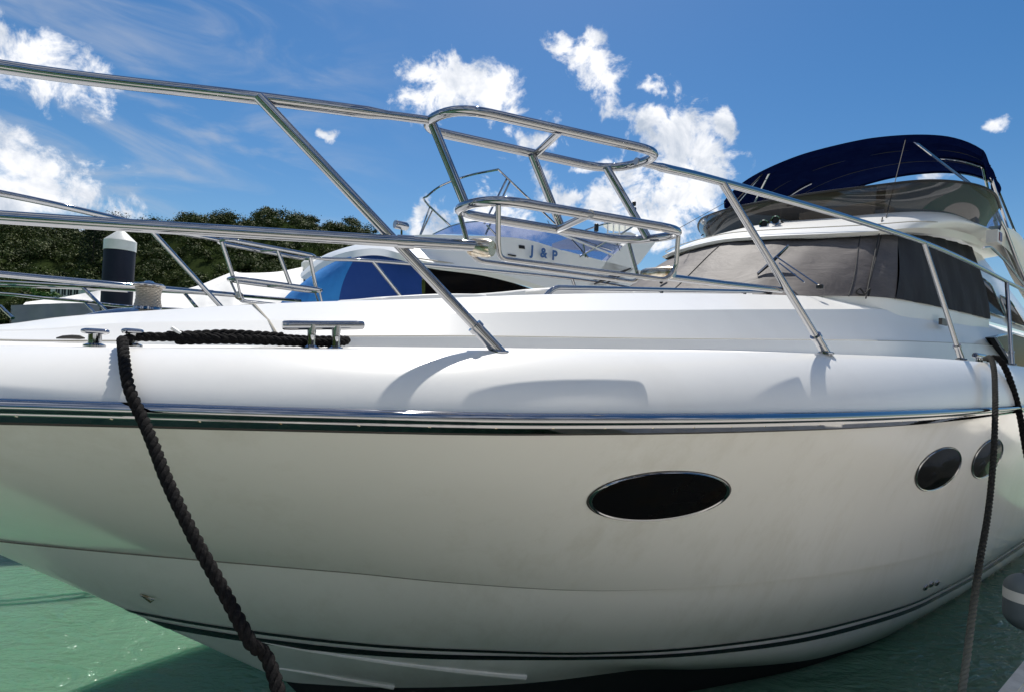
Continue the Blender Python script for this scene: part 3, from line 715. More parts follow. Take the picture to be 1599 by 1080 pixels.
mb.grid([[U(*p) for p in r] for r in (Ls[0], Ls[1])])
def smoothrows(a, b, c, n=8):
    return [[(1-t)**2*x+2*t*(1-t)*y+t*t*z for x, y, z in zip(a, b, c)] for t in np.linspace(0, 1, n+1)]
mb.grid([[U(*p) for p in r] for r in smoothrows(Ls[1], Ls[2], Ls[3], 10)])
mb.grid([[U(*p) for p in r] for r in (Ls[3], [np.array([p[0]+.04, p[1]*.93, p[2]-.03]) for p in Ls[3]], [np.array([max(p[0]+.3, 5.6), 0, 1.25]) for p in Ls[3]])])
mb.build('flybridge_moulding', GELT, yacht, angle=40)
mb = MB(); mb.tube([U(p[0]-.006, p[1]*1.006, p[2]+.028) for p in smoothrows(Ls[1], Ls[2], Ls[3], 10)[1]], .004, 6); mb.build('moulding_groove', SEAM, bpy.data.objects['flybridge_moulding'])
# cabin side aft of the cover: window, pillar sweeping down
cs = [[U(u, 1.15-.15*(w), z0*(1-w)+z1*w) for w in np.linspace(0, 1, 6)] for u, z0, z1 in ((7.0,.57,1.29),(7.4,.57,1.28),(7.9,.57,1.18),(8.4,.57,1.10),(9.0,.57,.97),(9.6,.57,.85))]
mb = MB(); mb.grid(cs); mb.build('cabin_side', GEL, yacht)
mb = MB(); mb.grid([[q*np.array([1, 1, 1])-N_*0 for q in [U(u, -1.15+.15*w, z0*(1-w)+z1*w) for w in np.linspace(0, 1, 6)]] for u, z0, z1 in ((7.0,.57,1.29),(7.9,.57,1.18),(9.6,.57,.85))], flip=True); mb.build('cabin_side', GEL, yacht)
for a in ([(7.02,.66),(7.12,1.02),(7.45,.98),(7.72,.66)], [(7.85,.63),(7.72,.90),(8.15,.88),(8.65,.62)]):
    ring = [U(uu, 1.162-.15*((zz-.57)/.65), zz) for uu, zz in a]; rg = rounded(ring+[ring[0], ring[1]], .05, 4)[1:-1]
    mb = MB(); mb.fan([p+N_*.006 for p in rg]); w_ = mb.build('side_window', GLASSD, yacht, smooth=False)
    mb = MB(); mb.tube([p+N_*.006 for p in rg], .008, 8, closed=True); mb.build('window_frame', CHROME, w_)
# wing sweeping down from the flybridge, steps rail, nav light
wing = [(6.7,1.30,1.42),(7.3,1.31,1.44),(7.8,1.31,1.34),(8.5,1.31,1.12),(9.3,1.30,.90),(9.9,1.28,.72)]
lo = [(6.7,1.24,1.30),(7.3,1.25,1.26),(7.8,1.26,1.08),(8.5,1.27,.86),(9.3,1.27,.68),(9.9,1.26,.56)]
wc, lc = curve(wing, 30), curve(lo, 30)
mb = MB(); mb.grid([[U(*p) for p in lc], [U(*(p*.5+q*.5+np.array([0,.02,0]))) for p, q in zip(lc, wc)], [U(*p) for p in wc], [U(p[0], p[1]-.09, p[2]) for p in wc], [U(p[0], p[1]-.09, p[2]) for p in lc]])
mb.build('flybridge_wing', GELT, yacht, angle=40)
tubepart('wing_handrail', rounded([tuple(atV(*p, 1.36)) for p in ((1536,387),(1547,386),(1570,408),(1599,446))], .05), .009)
nl = U(*atV(1552, 371, 1.33)); mb = MB(); mb.box(nl, A_*.07, N_*.04, np.array([0, 0, .055])); o = mb.build('nav_light', WHITEP, yacht, smooth=False)
mb = MB(); mb.box(nl+N_*.042+A_*.012, A_*.042, N_*.004, np.array([0, 0, .036])); mb.build('light_lens', REDL, o, smooth=False)
tubepart('flybridge_rail', [tuple(atV(*p, 1.30)) for p in ((1555,331),(1570,360),(1588,408),(1606,450))], .016)
tubepart('flybridge_rail', [tuple(atV(*p, 1.22)) for p in ((1553,345),(1567,385),(1588,430))], .012)
# side vent / boarding recess aft
ring = [U(*atV(*p, 1.30)) for p in ((1549,527),(1577,521),(1640,540),(1640,590),(1577,570))]
mb = MB(); mb.fan([p+N_*.02 for p in ring]); mb.fan([p-N_*.05 for p in ring][::-1]); mb.grid([[p+N_*.02 for p in ring], [p-N_*.05 for p in ring]], closed=True); sv = mb.build('side_vent', GLASSD, yacht, smooth=False, label='dark glossy trapezoid vent panel by the side deck')
mb = MB(); mb.tube([p+N_*.024 for p in ring], .012, 8, closed=True); mb.build('vent_trim', CHROME, sv)
# flybridge screen
st_ = [(4.92,0,1.50),(5.0,.42,1.515),(5.2,.74,1.55),(5.5,1.05,1.605),(5.78,1.27,1.60),(6.05,1.37,1.565),(6.35,1.36,1.50)]
sb_ = [tuple(p) for p in fly_base[:6]]+[(6.38,1.26,1.35)]
ST, SB = fullc(st_), fullc(sb_)
mb = MB(); mb.grid([[U(p[0]-.03*math.sin(math.pi*w), p[1], p[2]) for p in lerp(SB, ST, w)] for w in np.linspace(0, 1, 7)]); scr = mb.build('flybridge_screen', SMOKE, yacht, angle=60)
mb = MB(); mb.tube([U(*p) for p in ST], .011, 8); mb.build('screen_edge', BLACKP, scr)
j = 60+int(np.argmin([abs(p[1]-.80) for p in SB[60:100]]))
for jj in (j, 120-j):
    mb = MB(); mb.grid([[U(*p)+np.array([0,0,0])-A_*.012 for p in (SB[jj-1], SB[jj+1])], [U(*p)-A_*.012 for p in (ST[jj-1], ST[jj+1])]]); mb.build('screen_post', mat('dark_trim', (.07,.07,.08), .35), scr, smooth=False)
for sg in (1, -1):
    mb = MB(); mb.grid([[U(6.38,1.26*sg,1.35), U(7.1,1.28*sg,1.36)], [U(6.35,1.34*sg,1.50), U(7.0,1.29*sg,1.40)]]); mb.build('side_screen', CLEARB, scr, smooth=False)
# console and seat backs glimpsed through the screen
mb = MB(); mb.box(U(5.75,.35,1.42), A_*.18, N_*.35, np.array([0,0,.10])); mb.build('helm_console', WHITEP, yacht, smooth=False)
# air horns
for px, py, k in ((1196,352,1.), (1214,346,1.)):
    c = atU(px, py, 4.70); c = U(*c)
    h = None
    mb = MB(); ax = -A_*.95+N_*.2+np.array([0,0,-.05])
    mb.lathe(c+ax*.05, -ax, [(.030,-.01),(.040,-.012),(.042,-.004),(.026,.02),(.015,.06),(.012,.14),(.018,.15),(.018,.19),(.001,.195)], 20)
    h = mb.build('air_horn', CHROME, yacht)
    mb = MB(); mb.disc(c+ax*.045, ax, .029, .002, 18); mb.build('horn_mouth', BLACKP, h)
    mb = MB(); mb.tube([c-ax*.05, c-ax*.05-np.array([0,0,.06])], .010, 8); mb.build('horn_bracket', CHROME, h)
# wipers
def rod(name, a, b, r, m, parent=None, seg=8, flat=1.):
    mb = MB(); mb.tube([a, a*.5+b*.5, b], r, seg); return mb.build(name, m, parent or yacht)
def onw(px, py, u, off=.0): return U(*atU(px, py, u))-A_*off
w0, w1 = onw(1183,430,3.86), onw(1231,386,4.08)
wp = rod('wiper', w0, w1, [.004,.013,.004], BLACKP)
rod('wiper_spine', w0+np.array([0,0,.012]), w1+np.array([0,0,.012]), .007, CHROME, wp)
pv = onw(1280,447,3.80); ph = onw(1212,401,3.95); rod('wiper_arm', pv, ph, .005, CHROME, wp); rod('wiper_arm', onw(1256,441,3.80), onw(1217,411,3.92), .005, CHROME, wp)
mb = MB(); mb.disc(pv-np.array([0,0,.02]), (0,0,1), .022, .03, 16, .005); mb.build('wiper_pivot', BLACKP, wp)
w0, w1 = onw(928,444,3.95), onw(985,419,4.1)
wp2 = rod('wiper', w0, w1, [.008,.022,.006], BLACKP); rod('wiper_arm', onw(1032,442,3.75), onw(1039,429,3.8), .012, BLACKP, wp2); rod('wiper_arm', onw(945,443,3.9), onw(975,428,4.0), .007, BLACKP, wp2)
# tension cords from bimini to coachroof
def thin(name, pts, r, m, parent=None): mb = MB(); mb.tube(pts, r, 6); return mb.build(name, m, parent or yacht)

# ------------------------------------------------------------ bimini
def bim_pt(u, s):     # s -1..1 across, sheer
    v = (1.25-.135*(u-6.25))*s
    crown = 2.365+.055*(u-6.25)
    drop = .26*abs(s)**2.2+.10*abs(s)**8
    side = .10 if u > 7.2 else 0
    return np.array([u, v+.0, crown-drop])
us = np.linspace(6.25, 8.0, 26); ss = np.linspace(-1, 1, 49)
mb = MB(); top = [[U(*(bim_pt(u, s)+np.array([0, 0, .010*math.sin(u*9)*abs(math.cos(s*6))]))) for s in ss] for u in us]
mb.grid(top); mb.grid([[p-np.array([0,0,.006]) for p in r] for r in top], flip=True)
edge_ = top[0]; mb.grid([edge_, [p-np.array([0,0,.07])+A_*.01 for p in edge_]])
e2 = [r[-1] for r in top]; mb.grid([e2, [p-np.array([0,0,.09])-N_*.01 for p in e2]]); e3 = [r[0] for r in top]; mb.grid([e3, [p-np.array([0,0,.09])+N_*.01 for p in e3]])
e4 = top[-1]; mb.grid([e4, [p-np.array([0,0,.03]) for p in e4]])
bim = mb.build('bimini_canopy', NAVY, yacht, angle=50)
FT = atV(1556, 352, 1.12)
for uu in (6.85, 7.4):
    mb = MB(); mb.tube([U(*(bim_pt(uu, q)+np.array([0, 0, -.008]))) for q in ss], .006, 5); mb.build('canopy_seam', DARKM, bim)
feet = {1: U(*FT), -1: U(FT[0], -FT[1], FT[2])}
for uu in (6.27, 7.2, 7.97):
    bow = [U(*(bim_pt(uu, s)-np.array([0, 0, .02]))) for s in ss[2:-2]]
    if uu < 6.5: mb = MB(); mb.tube(bow, .012, 10); mb.build('bimini_bow', NAVY, bim); continue
    for sg, e in ((-1, bow[:9][::-1]), (1, bow[-9:])):
        mb = MB(); mb.tube(catmull(e+[e[-1]*.8+feet[sg]*.2, feet[sg]], 3), .013, 10); mb.build('bimini_bow', CHROME, bim)
for s in (1, -1):
    P = U(*(bim_pt(6.27, .55*s)-np.array([0,0,.03])))
    thin('bimini_strut', [P, U(6.4 if s > 0 else 6.6, 1.31*s, 1.56)], .013, CHROME, bim)
    thin('bimini_strut', [U(*(bim_pt(7.97, .98*s)-np.array([0,0,.06]))), U(FT[0]+.9,1.2*s,FT[2]-.25)], .012, CHROME, bim)
    thin('bimini_strut', [U(*(bim_pt(7.2, .98*s)-np.array([0,0,.06]))), U(FT[0]+.5,1.15*s,FT[2]-.1)], .012, CHROME, bim)
P = U(*(bim_pt(6.27, .52)-np.array([0,0,.03]))); thin('bimini_cord', [P, U(*atU(1353,463,4.25))], .0035, CORD, bim)
thin('bimini_cord', [U(*atU(1378,340,5.0)), U(*atU(1352,466,4.22))], .005, CORD, bim)
P = U(*(bim_pt(6.27, -.62)-np.array([0,0,.03])))
thin('bimini_cord', [P, U(5.6,-1.1,1.45)], .007, CORD, bim); thin('bimini_cord', [P, U(5.9,-1.2,1.5)], .005, CHROME, bim)
thin('bimini_cord', [U(*(bim_pt(6.27, -.99)-np.array([0,0,.03]))), U(*atU(1060,357,4.2))], .003, CORD, bim)
mb = MB(); kp = U(*atU(1349,458,4.22)); mb.tube(catmull([kp, kp+np.array([-.03,0,.03]), kp+np.array([-.05,0,0]), kp+np.array([0,0,-.01]), kp+np.array([.04,0,.03]), kp+np.array([.03,0,-.02])], 6), .006, 6); mb.build('cord_knot', CORD, bim)

# ------------------------------------------------------------ ropes
def rope_mesh(mb, path, R, pitch=None, hand=1, seg=8):
    P = resample(path, max(30, int(sum(np.linalg.norm(np.diff(np.array(path), axis=0), axis=1))/(R*.22)))); n = len(P)
    pitch = pitch or R*4.7
    T = [None]*n
    for i in range(n): d = P[min(n-1, i+1)]-P[max(0, i-1)]; T[i] = d/np.linalg.norm(d)
    x = np.array([.3, .2, 1.]); x = x-T[0]*(x@T[0]); x /= np.linalg.norm(x); s = 0; tr = [[], [], []]
    for i in range(n):
        x = x-T[i]*(x@T[i]); x /= np.linalg.norm(x); y = np.cross(T[i], x)
        if i: s += np.linalg.norm(P[i]-P[i-1])
        for k in range(3):
            a = hand*2*math.pi*s/pitch+k*2*math.pi/3; tr[k].append(P[i]+R*.50*(math.cos(a)*x+math.sin(a)*y))
    for k in range(3): mb.tube(tr[k], R*.56, seg)
def pxpath(l): return catmull([Wd(*p) for p in l], 10)
# front line: from the cleat, along the deck, through the fairlead, over the side and down to the pontoon
deck = [(520,534,1.665),(480,534,1.62),(440,532,1.58),(400,529,1.55),(350,527,1.52),(300,526,1.48),(250,526,1.44),(215,526,1.405),(200,529,1.385),(192,536,1.365)]
e1 = onhull(193, 548, .022, BG); e2_ = onhull(200, 590, .022, BG); e3_ = onhull(210, 622, .026, BG)
path = [Wd(*p) for p in deck]+[p for p in (e1, e2_, e3_) if p is not None]+[Wd(222,652,1.17), Wd(238,690,1.14), Wd(262,752,1.10), Wd(300,832,1.06), Wd(345,915,1.03), Wd(390,1000,1.0), Wd(436,1082,.98)]
pc = U(.35, 2.5, -1.2); path += [path[-1]*.45+pc*.55+np.array([0, 0, -.02]), pc]
mb = MB(); rope_mesh(mb, catmull(path, 8), .0115, hand=1)
loop_ = catmull([Wd(400,529,1.55),(Wd(440,533,1.60)),(Wd(500,535,1.655)),(Wd(532,534,1.70)),(Wd(541,531,1.74)),(Wd(530,530,1.77)),(Wd(490,530,1.76)),(Wd(440,528,1.70)),(Wd(400,527,1.60))], 8)
rope_mesh(mb, loop_, .0120); rope_mesh(mb, catmull([Wd(440,526,1.60),Wd(400,524,1.56),Wd(350,522,1.53),Wd(300,524,1.49),Wd(262,525,1.455)], 8), .0132, hand=-1)
rope_mesh(mb, catmull([Wd(420,532,1.57),Wd(370,530,1.53),Wd(320,530,1.495),Wd(275,531,1.46)], 8), .0125)
rope_ = mb.build('mooring_rope', ROPE, None, origin=path[0], label='thick black twisted rope from the long cleat over the bow gunwale down to the left', cat='rope', group='mooring lines')
mb = MB(); a = Wd(268,512,1.455); b = Wd(282,521,1.46); mb.tube([a, b], .0045, 8); mb.disc(a, a-b, .0036, .0006, 10); mb.build('rope_end', WHITEP, None, origin=a, label='short white tape tail sticking out of the thick black rope on deck', cat='tape')
def hang(l, label, R, m, hand=1):
    p = pxpath(l); mb = MB(); rope_mesh(mb, p, R, hand=hand); return mb.build('mooring_rope', m, None, origin=p[0], label=label, cat='rope', group='mooring lines')
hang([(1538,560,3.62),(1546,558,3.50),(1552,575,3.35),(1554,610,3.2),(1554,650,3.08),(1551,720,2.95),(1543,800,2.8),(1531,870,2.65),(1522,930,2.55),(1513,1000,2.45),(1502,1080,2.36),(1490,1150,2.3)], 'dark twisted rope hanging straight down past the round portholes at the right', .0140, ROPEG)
hang([(1542,562,3.66),(1556,558,3.62),(1570,575,3.6),(1583,610,3.55),(1593,650,3.5),(1606,720,3.4),(1630,800,3.3)], 'black rope slanting down right from the aft cleat to the frame edge', .017, ROPE)

# ------------------------------------------------------------ pontoon and fender beside the photographer
po = thing('pontoon', 'pale finger pontoon with a light edge strip at the bottom right corner', 'pontoon', U(0, 3.4, -1.5), TH)
mb = MB(); mb.box(U(4.5, 3.55, -1.40), A_*7.5, N_*1.40, np.array([0, 0, .15])); mb.build('deck_slab', CONC, po, smooth=False)
mb = MB(); mb.box(U(4.5, 2.135, -1.30), A_*7.5, N_*.022, np.array([0, 0, .06])); mb.build('edge_strip', EDGE, po, smooth=False)
mb = MB()
for u in (-1, 3, 7, 11): mb.box(U(u, 3.5, -1.72), A_*.8, N_*1.1, np.array([0, 0, .18]))
mb.build('float_block', BLACKP, po, smooth=False)
fc = Wd(1601, 936, 2.9); f = thing('fender', 'round blue-grey fender with a white band hanging off the pontoon at the right edge', 'fender', fc)
rf = .088; cz_ = lambda n, z0, sg: [(rf*math.cos(t), z0+sg*rf*.9*math.sin(t)) for t in np.linspace(0, math.pi/2-.05, n)]
mb = MB(); mb.lathe(fc, (0,0,1), cz_(10, -.07, -1)[::-1]+[(rf, 0.0)], 32); mb.build('fender_body', FENDN, f)
mb = MB(); mb.lathe(fc, (0,0,1), [(rf+.001, .0), (rf+.001, .05)], 32); mb.build('fender_band', FENDW, f)
mb = MB(); mb.lathe(fc, (0,0,1), cz_(10, .05, 1)+[(.015,.13),(.015,.15),(.001,.15)], 32); mb.build('fender_top', FENDN, f)

# ------------------------------------------------------------ neighbouring yacht
NB = (0.55, -4.65, 0.)
nb = thing('motor_yacht', 'white flybridge motor yacht behind with blue windscreen covers and J&P on its side', 'yacht', U(NB[0], NB[1], -H), TH)
OFF = (NB[0]+.2, NB[1], -.04)
hull_parts(nb); gunwale(nb)
OFF = (0, 0, 0)
def P(px, py, v): return U(*atV(px, py, v))
def pcurve(l, n=60): return resample(catmull([P(*p) for p in l], 10), n)
# foredeck crown of the neighbour (hidden mostly)
# cabin shell front covers
lip = pcurve([(478,438,-5.3),(492,428,-5.1),(520,412,-4.7),(550,403,-4.2),(585,399,-3.75),(620,405,-3.35),(675,420,-3.2),(760,432,-3.2),(850,456,-3.2),(905,475,-3.2)])
lip2 = pcurve([(470,434,-5.5),(485,422,-5.3),(512,404,-4.9),(545,393,-4.35),(588,388,-3.85),(628,397,-3.3),(680,413,-3.16),(765,425,-3.16),(852,449,-3.16),(910,470,-3.16)])
crown = pcurve([(484,425,-6.2),(508,402,-5.9),(545,388,-5.4),(590,376,-4.9),(625,370,-4.3),(662,367,-3.5),(715,368,-3.28),(780,370,-3.22),(829,376,-3.2),(880,392,-3.2)])
mb = MB(); mb.grid([lip, lip2]); mb.grid([[a*(1-t)**2+2*t*(1-t)*(a*.45+b*.55+(-A_*.12*(1-i/59)+np.array([0,0,.05])*(1-i/59)))+b*t*t for i, (a, b) in enumerate(zip(lip2, crown))] for t in np.linspace(0, 1, 9)])
cc = [p-N_*1.3+A_*.6 for p in crown]; mb.grid([crown, [p-N_*.25+A_*.05+np.array([0,0,-.02]) for p in crown], cc])
mb.build('flybridge_moulding', GELT, nb, angle=50)
# aft part of side
a1 = pcurve([(879,391,-3.2),(951,410,-3.2),(1010,425,-3.2),(1080,440,-3.2)], 20); a2 = pcurve([(905,474,-3.2),(960,485,-3.2),(1020,495,-3.2),(1085,505,-3.2)], 20)
mb = MB(); mb.grid([a2, a1, [p-N_*1.5 for p in a1]]); mb.build('flybridge_side', GELT, nb, angle=50)
mb = MB(); mb.tube([p+N_*.012 for p in pcurve([(640,402,-3.2),(700,411,-3.2),(780,424,-3.2),(850,447,-3.2),(905,464,-3.2)])], .008, 6); mb.build('side_moulding_line', SEAM, nb)
# blue cover: lit front and shaded side painted in separate tones
blow = pcurve([(432,482,-5.6),(455,482,-5.0),(500,482,-4.5),(560,482,-4.0),(610,482,-3.5),(664,482,-3.25)], 50); bup = pcurve([(484,434,-5.25),(500,421,-5.0),(530,406,-4.5),(560,399,-4.1),(600,396,-3.7),(630,402,-3.45),(664,412,-3.3)], 50)
k0 = 26
def bl(a, b, w): return a*(1-w)+b*w-A_*.05*math.sin(math.pi*w)
mb = MB(); mb.grid([[bl(a, b, w) for a, b in zip(blow[:k0+1], bup[:k0+1])] for w in np.linspace(0, 1, 9)]); mb.build('front_cover', BLUELIT, nb, label='blue front windscreen cover with its sunlit tone painted in')
mb = MB(); mb.grid([[bl(a, b, w) for a, b in zip(blow[k0:], bup[k0:])] for w in np.linspace(0, 1, 9)]); mb.build('side_cover', BLUESHADE, nb, label='blue side window cover with its shaded tone painted in')
wl_ = pcurve([(664,482,-3.27),(760,490,-3.27),(900,505,-3.27)], 20); wu_ = pcurve([(664,415,-3.27),(760,430,-3.27),(905,476,-3.27)], 20)
mb = MB(); mb.grid([wl_, wu_]); mb.build('side_window', GLASSD, nb)
mb = MB(); mb.grid([pcurve([(400,560,-5.9),(500,560,-4.5),(664,560,-3.2),(905,580,-3.2)]), pcurve([(430,483,-5.6),(500,483,-4.45),(664,483,-3.2),(905,506,-3.2)])]); mb.build('cabin_lower_side', GEL, nb)
# flybridge windscreen
sb = pcurve([(676,367,-5.6),(700,366,-4.6),(735,367,-3.8),(790,371,-3.35),(829,376,-3.25),(880,392,-3.22),(945,408,-3.22)], 50); stp = pcurve([(676,366,-5.6),(708,352,-4.7),(745,346,-4.0),(800,345,-3.4),(850,352,-3.25),(905,368,-3.22),(985,388,-3.22)], 50)
mb = MB(); mb.grid([sb, stp]); s_ = mb.build('flybridge_screen', CLEARB, nb)
mb = MB(); mb.tube(stp, .010, 6); mb.build('screen_edge', CHROME, s_)
# bimini frame folded bows
def nbt(name, l, r, m=CHROME, par=None): mb = MB(); mb.tube([P(*p) for p in l] if len(l) < 3 else catmull([P(*p) for p in l], 6), r, 8); return mb.build(name, m, par or nb)
fr = nbt('bimini_frame', [(703,353,-5.2),(664,315,-5.4),(668,306,-5.3),(690,290,-4.9),(730,275,-4.2),(778,265,-3.6)], .016)
nbt('frame_bow', [(778,265,-3.6),(867,350,-3.4)], .014, par=fr); nbt('frame_strut', [(671,324,-5.4),(656,367,-5.4)], .013, par=fr); nbt('frame_strut', [(676,327,-5.4),(657,367,-5.4)], .013, par=fr)
nbt('frame_strut', [(792,278,-3.6),(756,350,-3.5)], .013, par=fr); nbt('frame_strut', [(797,282,-3.6),(758,367,-3.5)], .013, par=fr); nbt('frame_strut', [(760,352,-3.5),(778,371,-3.4)], .013, par=fr)
# radar arch
def slab(l, t, m, name, par=None, ax=N_):
    ring = [P(*p) for p in l]; mb = MB(); mb.fan(ring); mb.fan([p-ax*t for p in ring][::-1]); mb.grid([ring, [p-ax*t for p in ring]], closed=True); return mb.build(name, m, par or nb, smooth=False)
arch = slab([(985,374,-3.2),(1024,378,-3.2),(1000,410,-3.2),(962,446,-3.2),(920,446,-3.2),(948,408,-3.2)], .14, GELT, 'radar_arch')
slab([(862,381,-3.8),(905,366,-3.8),(985,363,-3.3),(1016,378,-3.2),(985,383,-3.3),(935,386,-3.6)], .6, GELT, 'arch_top', arch, ax=np.array([0,0,.12]))
dm = P(966, 351, -4.2); mb = MB(); mb.lathe(dm-np.array([0,0,.08]), (0,0,1), [(.001,0),(.20,.0),(.27,.05),(.26,.12),(.15,.19),(.001,.21)], 28); mb.build('radar_dome', WHITEP, arch)
for px in (949, 958, 967, 976): nbt('arch_ladder_rung', [(px,348,-3.5),(px,364,-3.5)], .012, WHITEP, arch)
nbt('arch_rail', [(905,363,-3.5),(945,350,-3.5),(978,347,-3.5)], .012, CHROME, arch)
nbt('arch_rail', [(968,367,-3.2),(996,349,-3.2)], .014, CHROME, arch); nbt('arch_rail', [(905,401,-3.2),(960,370,-3.2)], .016, CHROME, arch)
nbt('side_rail', [(868,363,-3.2),(958,399,-3.2)], .016, WHITEP, arch); nbt('side_rail', [(880,365,-3.2),(955,392,-3.2)], .012, CHROME, arch)
nbt('side_rail', [(893,375,-3.2),(918,402,-3.2)], .014, CHROME, arch); nbt('side_rail', [(911,382,-3.2),(914,402,-3.2)], .010, CHROME, arch)
ml = nbt('mast_light', [(983,336,-3.5),(987,320,-3.5)], .010, BLACKP, arch)
mb = MB(); mb.disc(P(990,322,-3.5), (0,0,1), .032, .07, 12, .01); mb.disc(P(984,329,-3.5), (0,0,1), .030, .05, 12, .01); mb.disc(P(991,329,-3.5), (0,0,1), .028, .05, 12, .01); mb.build('lamp', BLACKP, ml)
mb = MB(); mb.disc(P(931,362,-3.5), (0,0,1), .035, .12, 12, .01); mb.build('lamp', BLACKP, ml)
for l in ([(866,365,-3.4),(855,345,-3.4)],[(876,350,-3.4),(876,330,-3.4)],[(962,375,-3.2),(968,392,-3.2)]): nbt('whip_antenna', l, .005, BLACKP, arch)
# side furniture: vent, grab bars, name
slab([(811,383,-3.185),(819,384,-3.185),(820,389,-3.185),(811,388,-3.185)], .02, BLACKP, 'vent')
slab([(794,397,-3.17),(806,399,-3.17),(806,401,-3.17),(795,399,-3.17)], .02, BLACKP, 'grab_slot'); slab([(794,406,-3.165),(806,408,-3.165),(806,410,-3.165),(794,408,-3.165)], .02, BLACKP, 'grab_slot')
def letter(ch, px, py, hpx):
    v = -3.14; c = bpy.data.curves.new('letter', 'FONT'); c.body = ch; c.extrude = .003; c.offset = .006; c.align_x = 'CENTER'; c.align_y = 'CENTER'
    p = P(px, py, v); d = np.linalg.norm(p-np.array([0, 0, H])); c.size = hpx*d/F*1.08
    o = bpy.data.objects.new('letter', c); C.objects.link(o)
    dg = bpy.context.evaluated_depsgraph_get(); me = bpy.data.meshes.new_from_object(o.evaluated_get(dg)); bpy.data.objects.remove(o)
    Mx = Matrix((tuple(A_), (0, 0, 1), tuple(N_))).transposed().to_4x4(); Mx.translation = Vector(p)
    me.transform(rootmat(nb).inverted() @ Mx); me.materials.clear(); me.materials.append(LETTER)
    q = bpy.data.objects.new('letter', me); C.objects.link(q); q.parent = nb
letter('J', 831, 392, 19); letter('&', 849, 396, 19); letter('P', 866, 400, 19)
# searchlight on its brow
sp_ = P(626,353,-4.2); mb = MB(); mb.lathe(sp_-A_*.10+N_*.02, A_, [(.001,0),(.052,.0),(.056,.01),(.056,.16),(.04,.19),(.001,.19)], 20); sl_ = mb.build('searchlight', CHROME, nb); nbt('light_post', [(627,360,-4.2),(627,368,-4.2)], .014, CHROME, sl_)
# its bow rails, seen low at the left
def nrail(l, r=.016, name='bow_rail'): mb = MB(); mb.tube(catmull([P(*p) for p in l], 6), r, 10); return mb.build(name, CHROME, nb)
nrail([(-260,436,-4.6),(-120,437,-4.1),(0,441,-3.7),(130,448,-3.3),(210,453,-3.1),(330,459,-2.95),(470,470,-2.9)]); nrail([(-260,441,-5.0),(-120,443,-4.8),(0,446,-4.6),(130,451,-4.4),(200,455,-4.2)], .013)
nrail([(-260,452,-4.5),(-120,454,-4.0),(0,459,-3.7),(70,466,-3.45),(130,471,-3.3),(200,479,-3.1),(330,486,-2.95)], .013)
nrail([(130,450,-3.3),(152,472,-3.1),(172,492,-3.0)], .014, 'stanchion'); nrail([(132,472,-3.3),(143,484,-3.2),(153,494,-3.1)], .010, 'stanchion'); nrail([(288,458,-3.0),(300,472,-2.95),(312,486,-2.95)], .014, 'stanchion')
nrail([(0,478,-3.8),(10,488,-3.7),(20,497,-3.6)], .014, 'stanchion')

# ------------------------------------------------------------ covered boat further back
def covered(name, label, ridge, eave, d, m1, m2, hullm, group='boats under covers'):
    e = [Wd(px, py, dd) for px, py, dd in eave]; r = [Wd(px, py, dd) for px, py, dd in ridge]
    n = 50; e = resample(catmull(e, 6), n); r = resample(catmull(r, 6), n)
    back = [np.array([2*q[0]-p[0], 2*q[1]-p[1], p[2]]) for p, q in zip(e, r)]
    o = thing(name, label, 'covered boat', (np.mean([p[0] for p in r]), np.mean([p[1] for p in r]), 0), 0, group)
    sag = lambda i: -.05*abs(math.sin(i*.35))
    mb = MB(); mb.grid([e, [a*.5+b*.5+np.array([0, 0, -.10+sag(i)]) for i, (a, b) in enumerate(zip(e, r))], r, [a*.5+b*.5+np.array([0, 0, -.1]) for a, b in zip(back, r)], back]); mb.build('cover_top', m1, o, angle=60)
    sk = [p+np.array([.03, .05, -.75]) for p in e]; mb = MB(); mb.grid([sk, [a*.5+b*.5+N_*.03*math.sin(i*.8) for i, (a, b) in enumerate(zip(sk, e))], e]); mb.build('cover_skirt', m2, o)
    low = [np.array([p[0]*.9+q[0]*.1, p[1]*.9+q[1]*.1, -.2]) for p, q in zip(e, r)]; lowb = [np.array([p[0], p[1], -.2]) for p in back]
    mb = MB(); mb.grid([low, sk]); mb.grid([lowb, back], flip=True); mb.grid([[low[0], lowb[0]], [e[0], back[0]]]); mb.grid([[low[-1], lowb[-1]], [e[-1], back[-1]]]); mb.build('hull', hullm, o)
    return o
covered('covered_boat', 'small boat under a grey sided white topped cover at far left', [(40,472,9.6),(100,464,9.9),(170,452,10.3),(240,449,10.8)], [(17,477,9.0),(60,475,9.2),(120,473.5,9.5),(165,475,9.8),(240,478,10.2)], 9, WHITEF, GREYF, GEL)
covered('covered_boat', 'long boat under a peaked white cover beside the blue covered windscreen', [(232,462,12.2),(300,449,12.2),(342,433,12.2),(365,424.5,12.2),(378,426.5,12.2),(430,425,12.2),(473,417,12.2)], [(225,500,9.8),(300,498,9.8),(400,497,9.8),(478,496,9.8)], 12, WHITEF, WHITEF, GEL)

# ------------------------------------------------------------ piles
def pile(px, top, hy, w, d, label):
    c = Wd(px, top, d); r = w/2*d/F; hb = (hy-top)*d/F
    o = thing('mooring_pile', label, 'pile', (c[0], c[1], 0), 0, 'mooring piles')
    mb = MB(); mb.lathe((c[0], c[1], -3), (0,0,1), [(r, 0), (r, 3+c[2]-hb)], 36); mb.build('pile_shaft', PILE, o)
    mb = MB(); hc = hb*.55; mb.lathe((c[0], c[1], c[2]-hb), (0,0,1), [(r*.9,-.01),(r*1.035,0),(r*1.035,hb-hc-.01),(r*1.0,hb-hc),(r*.02,hb)], 36); mb.build('pile_cap', PILEC, o, angle=20)
pile(189.5, 357, 392, 42, 8.3, 'dark navy mooring pile with a white conical cap behind the bow rails')
pile(488, 397, 424, 30, 14.5, 'distant mooring pile whose white cone peeks out beside the blue cover')

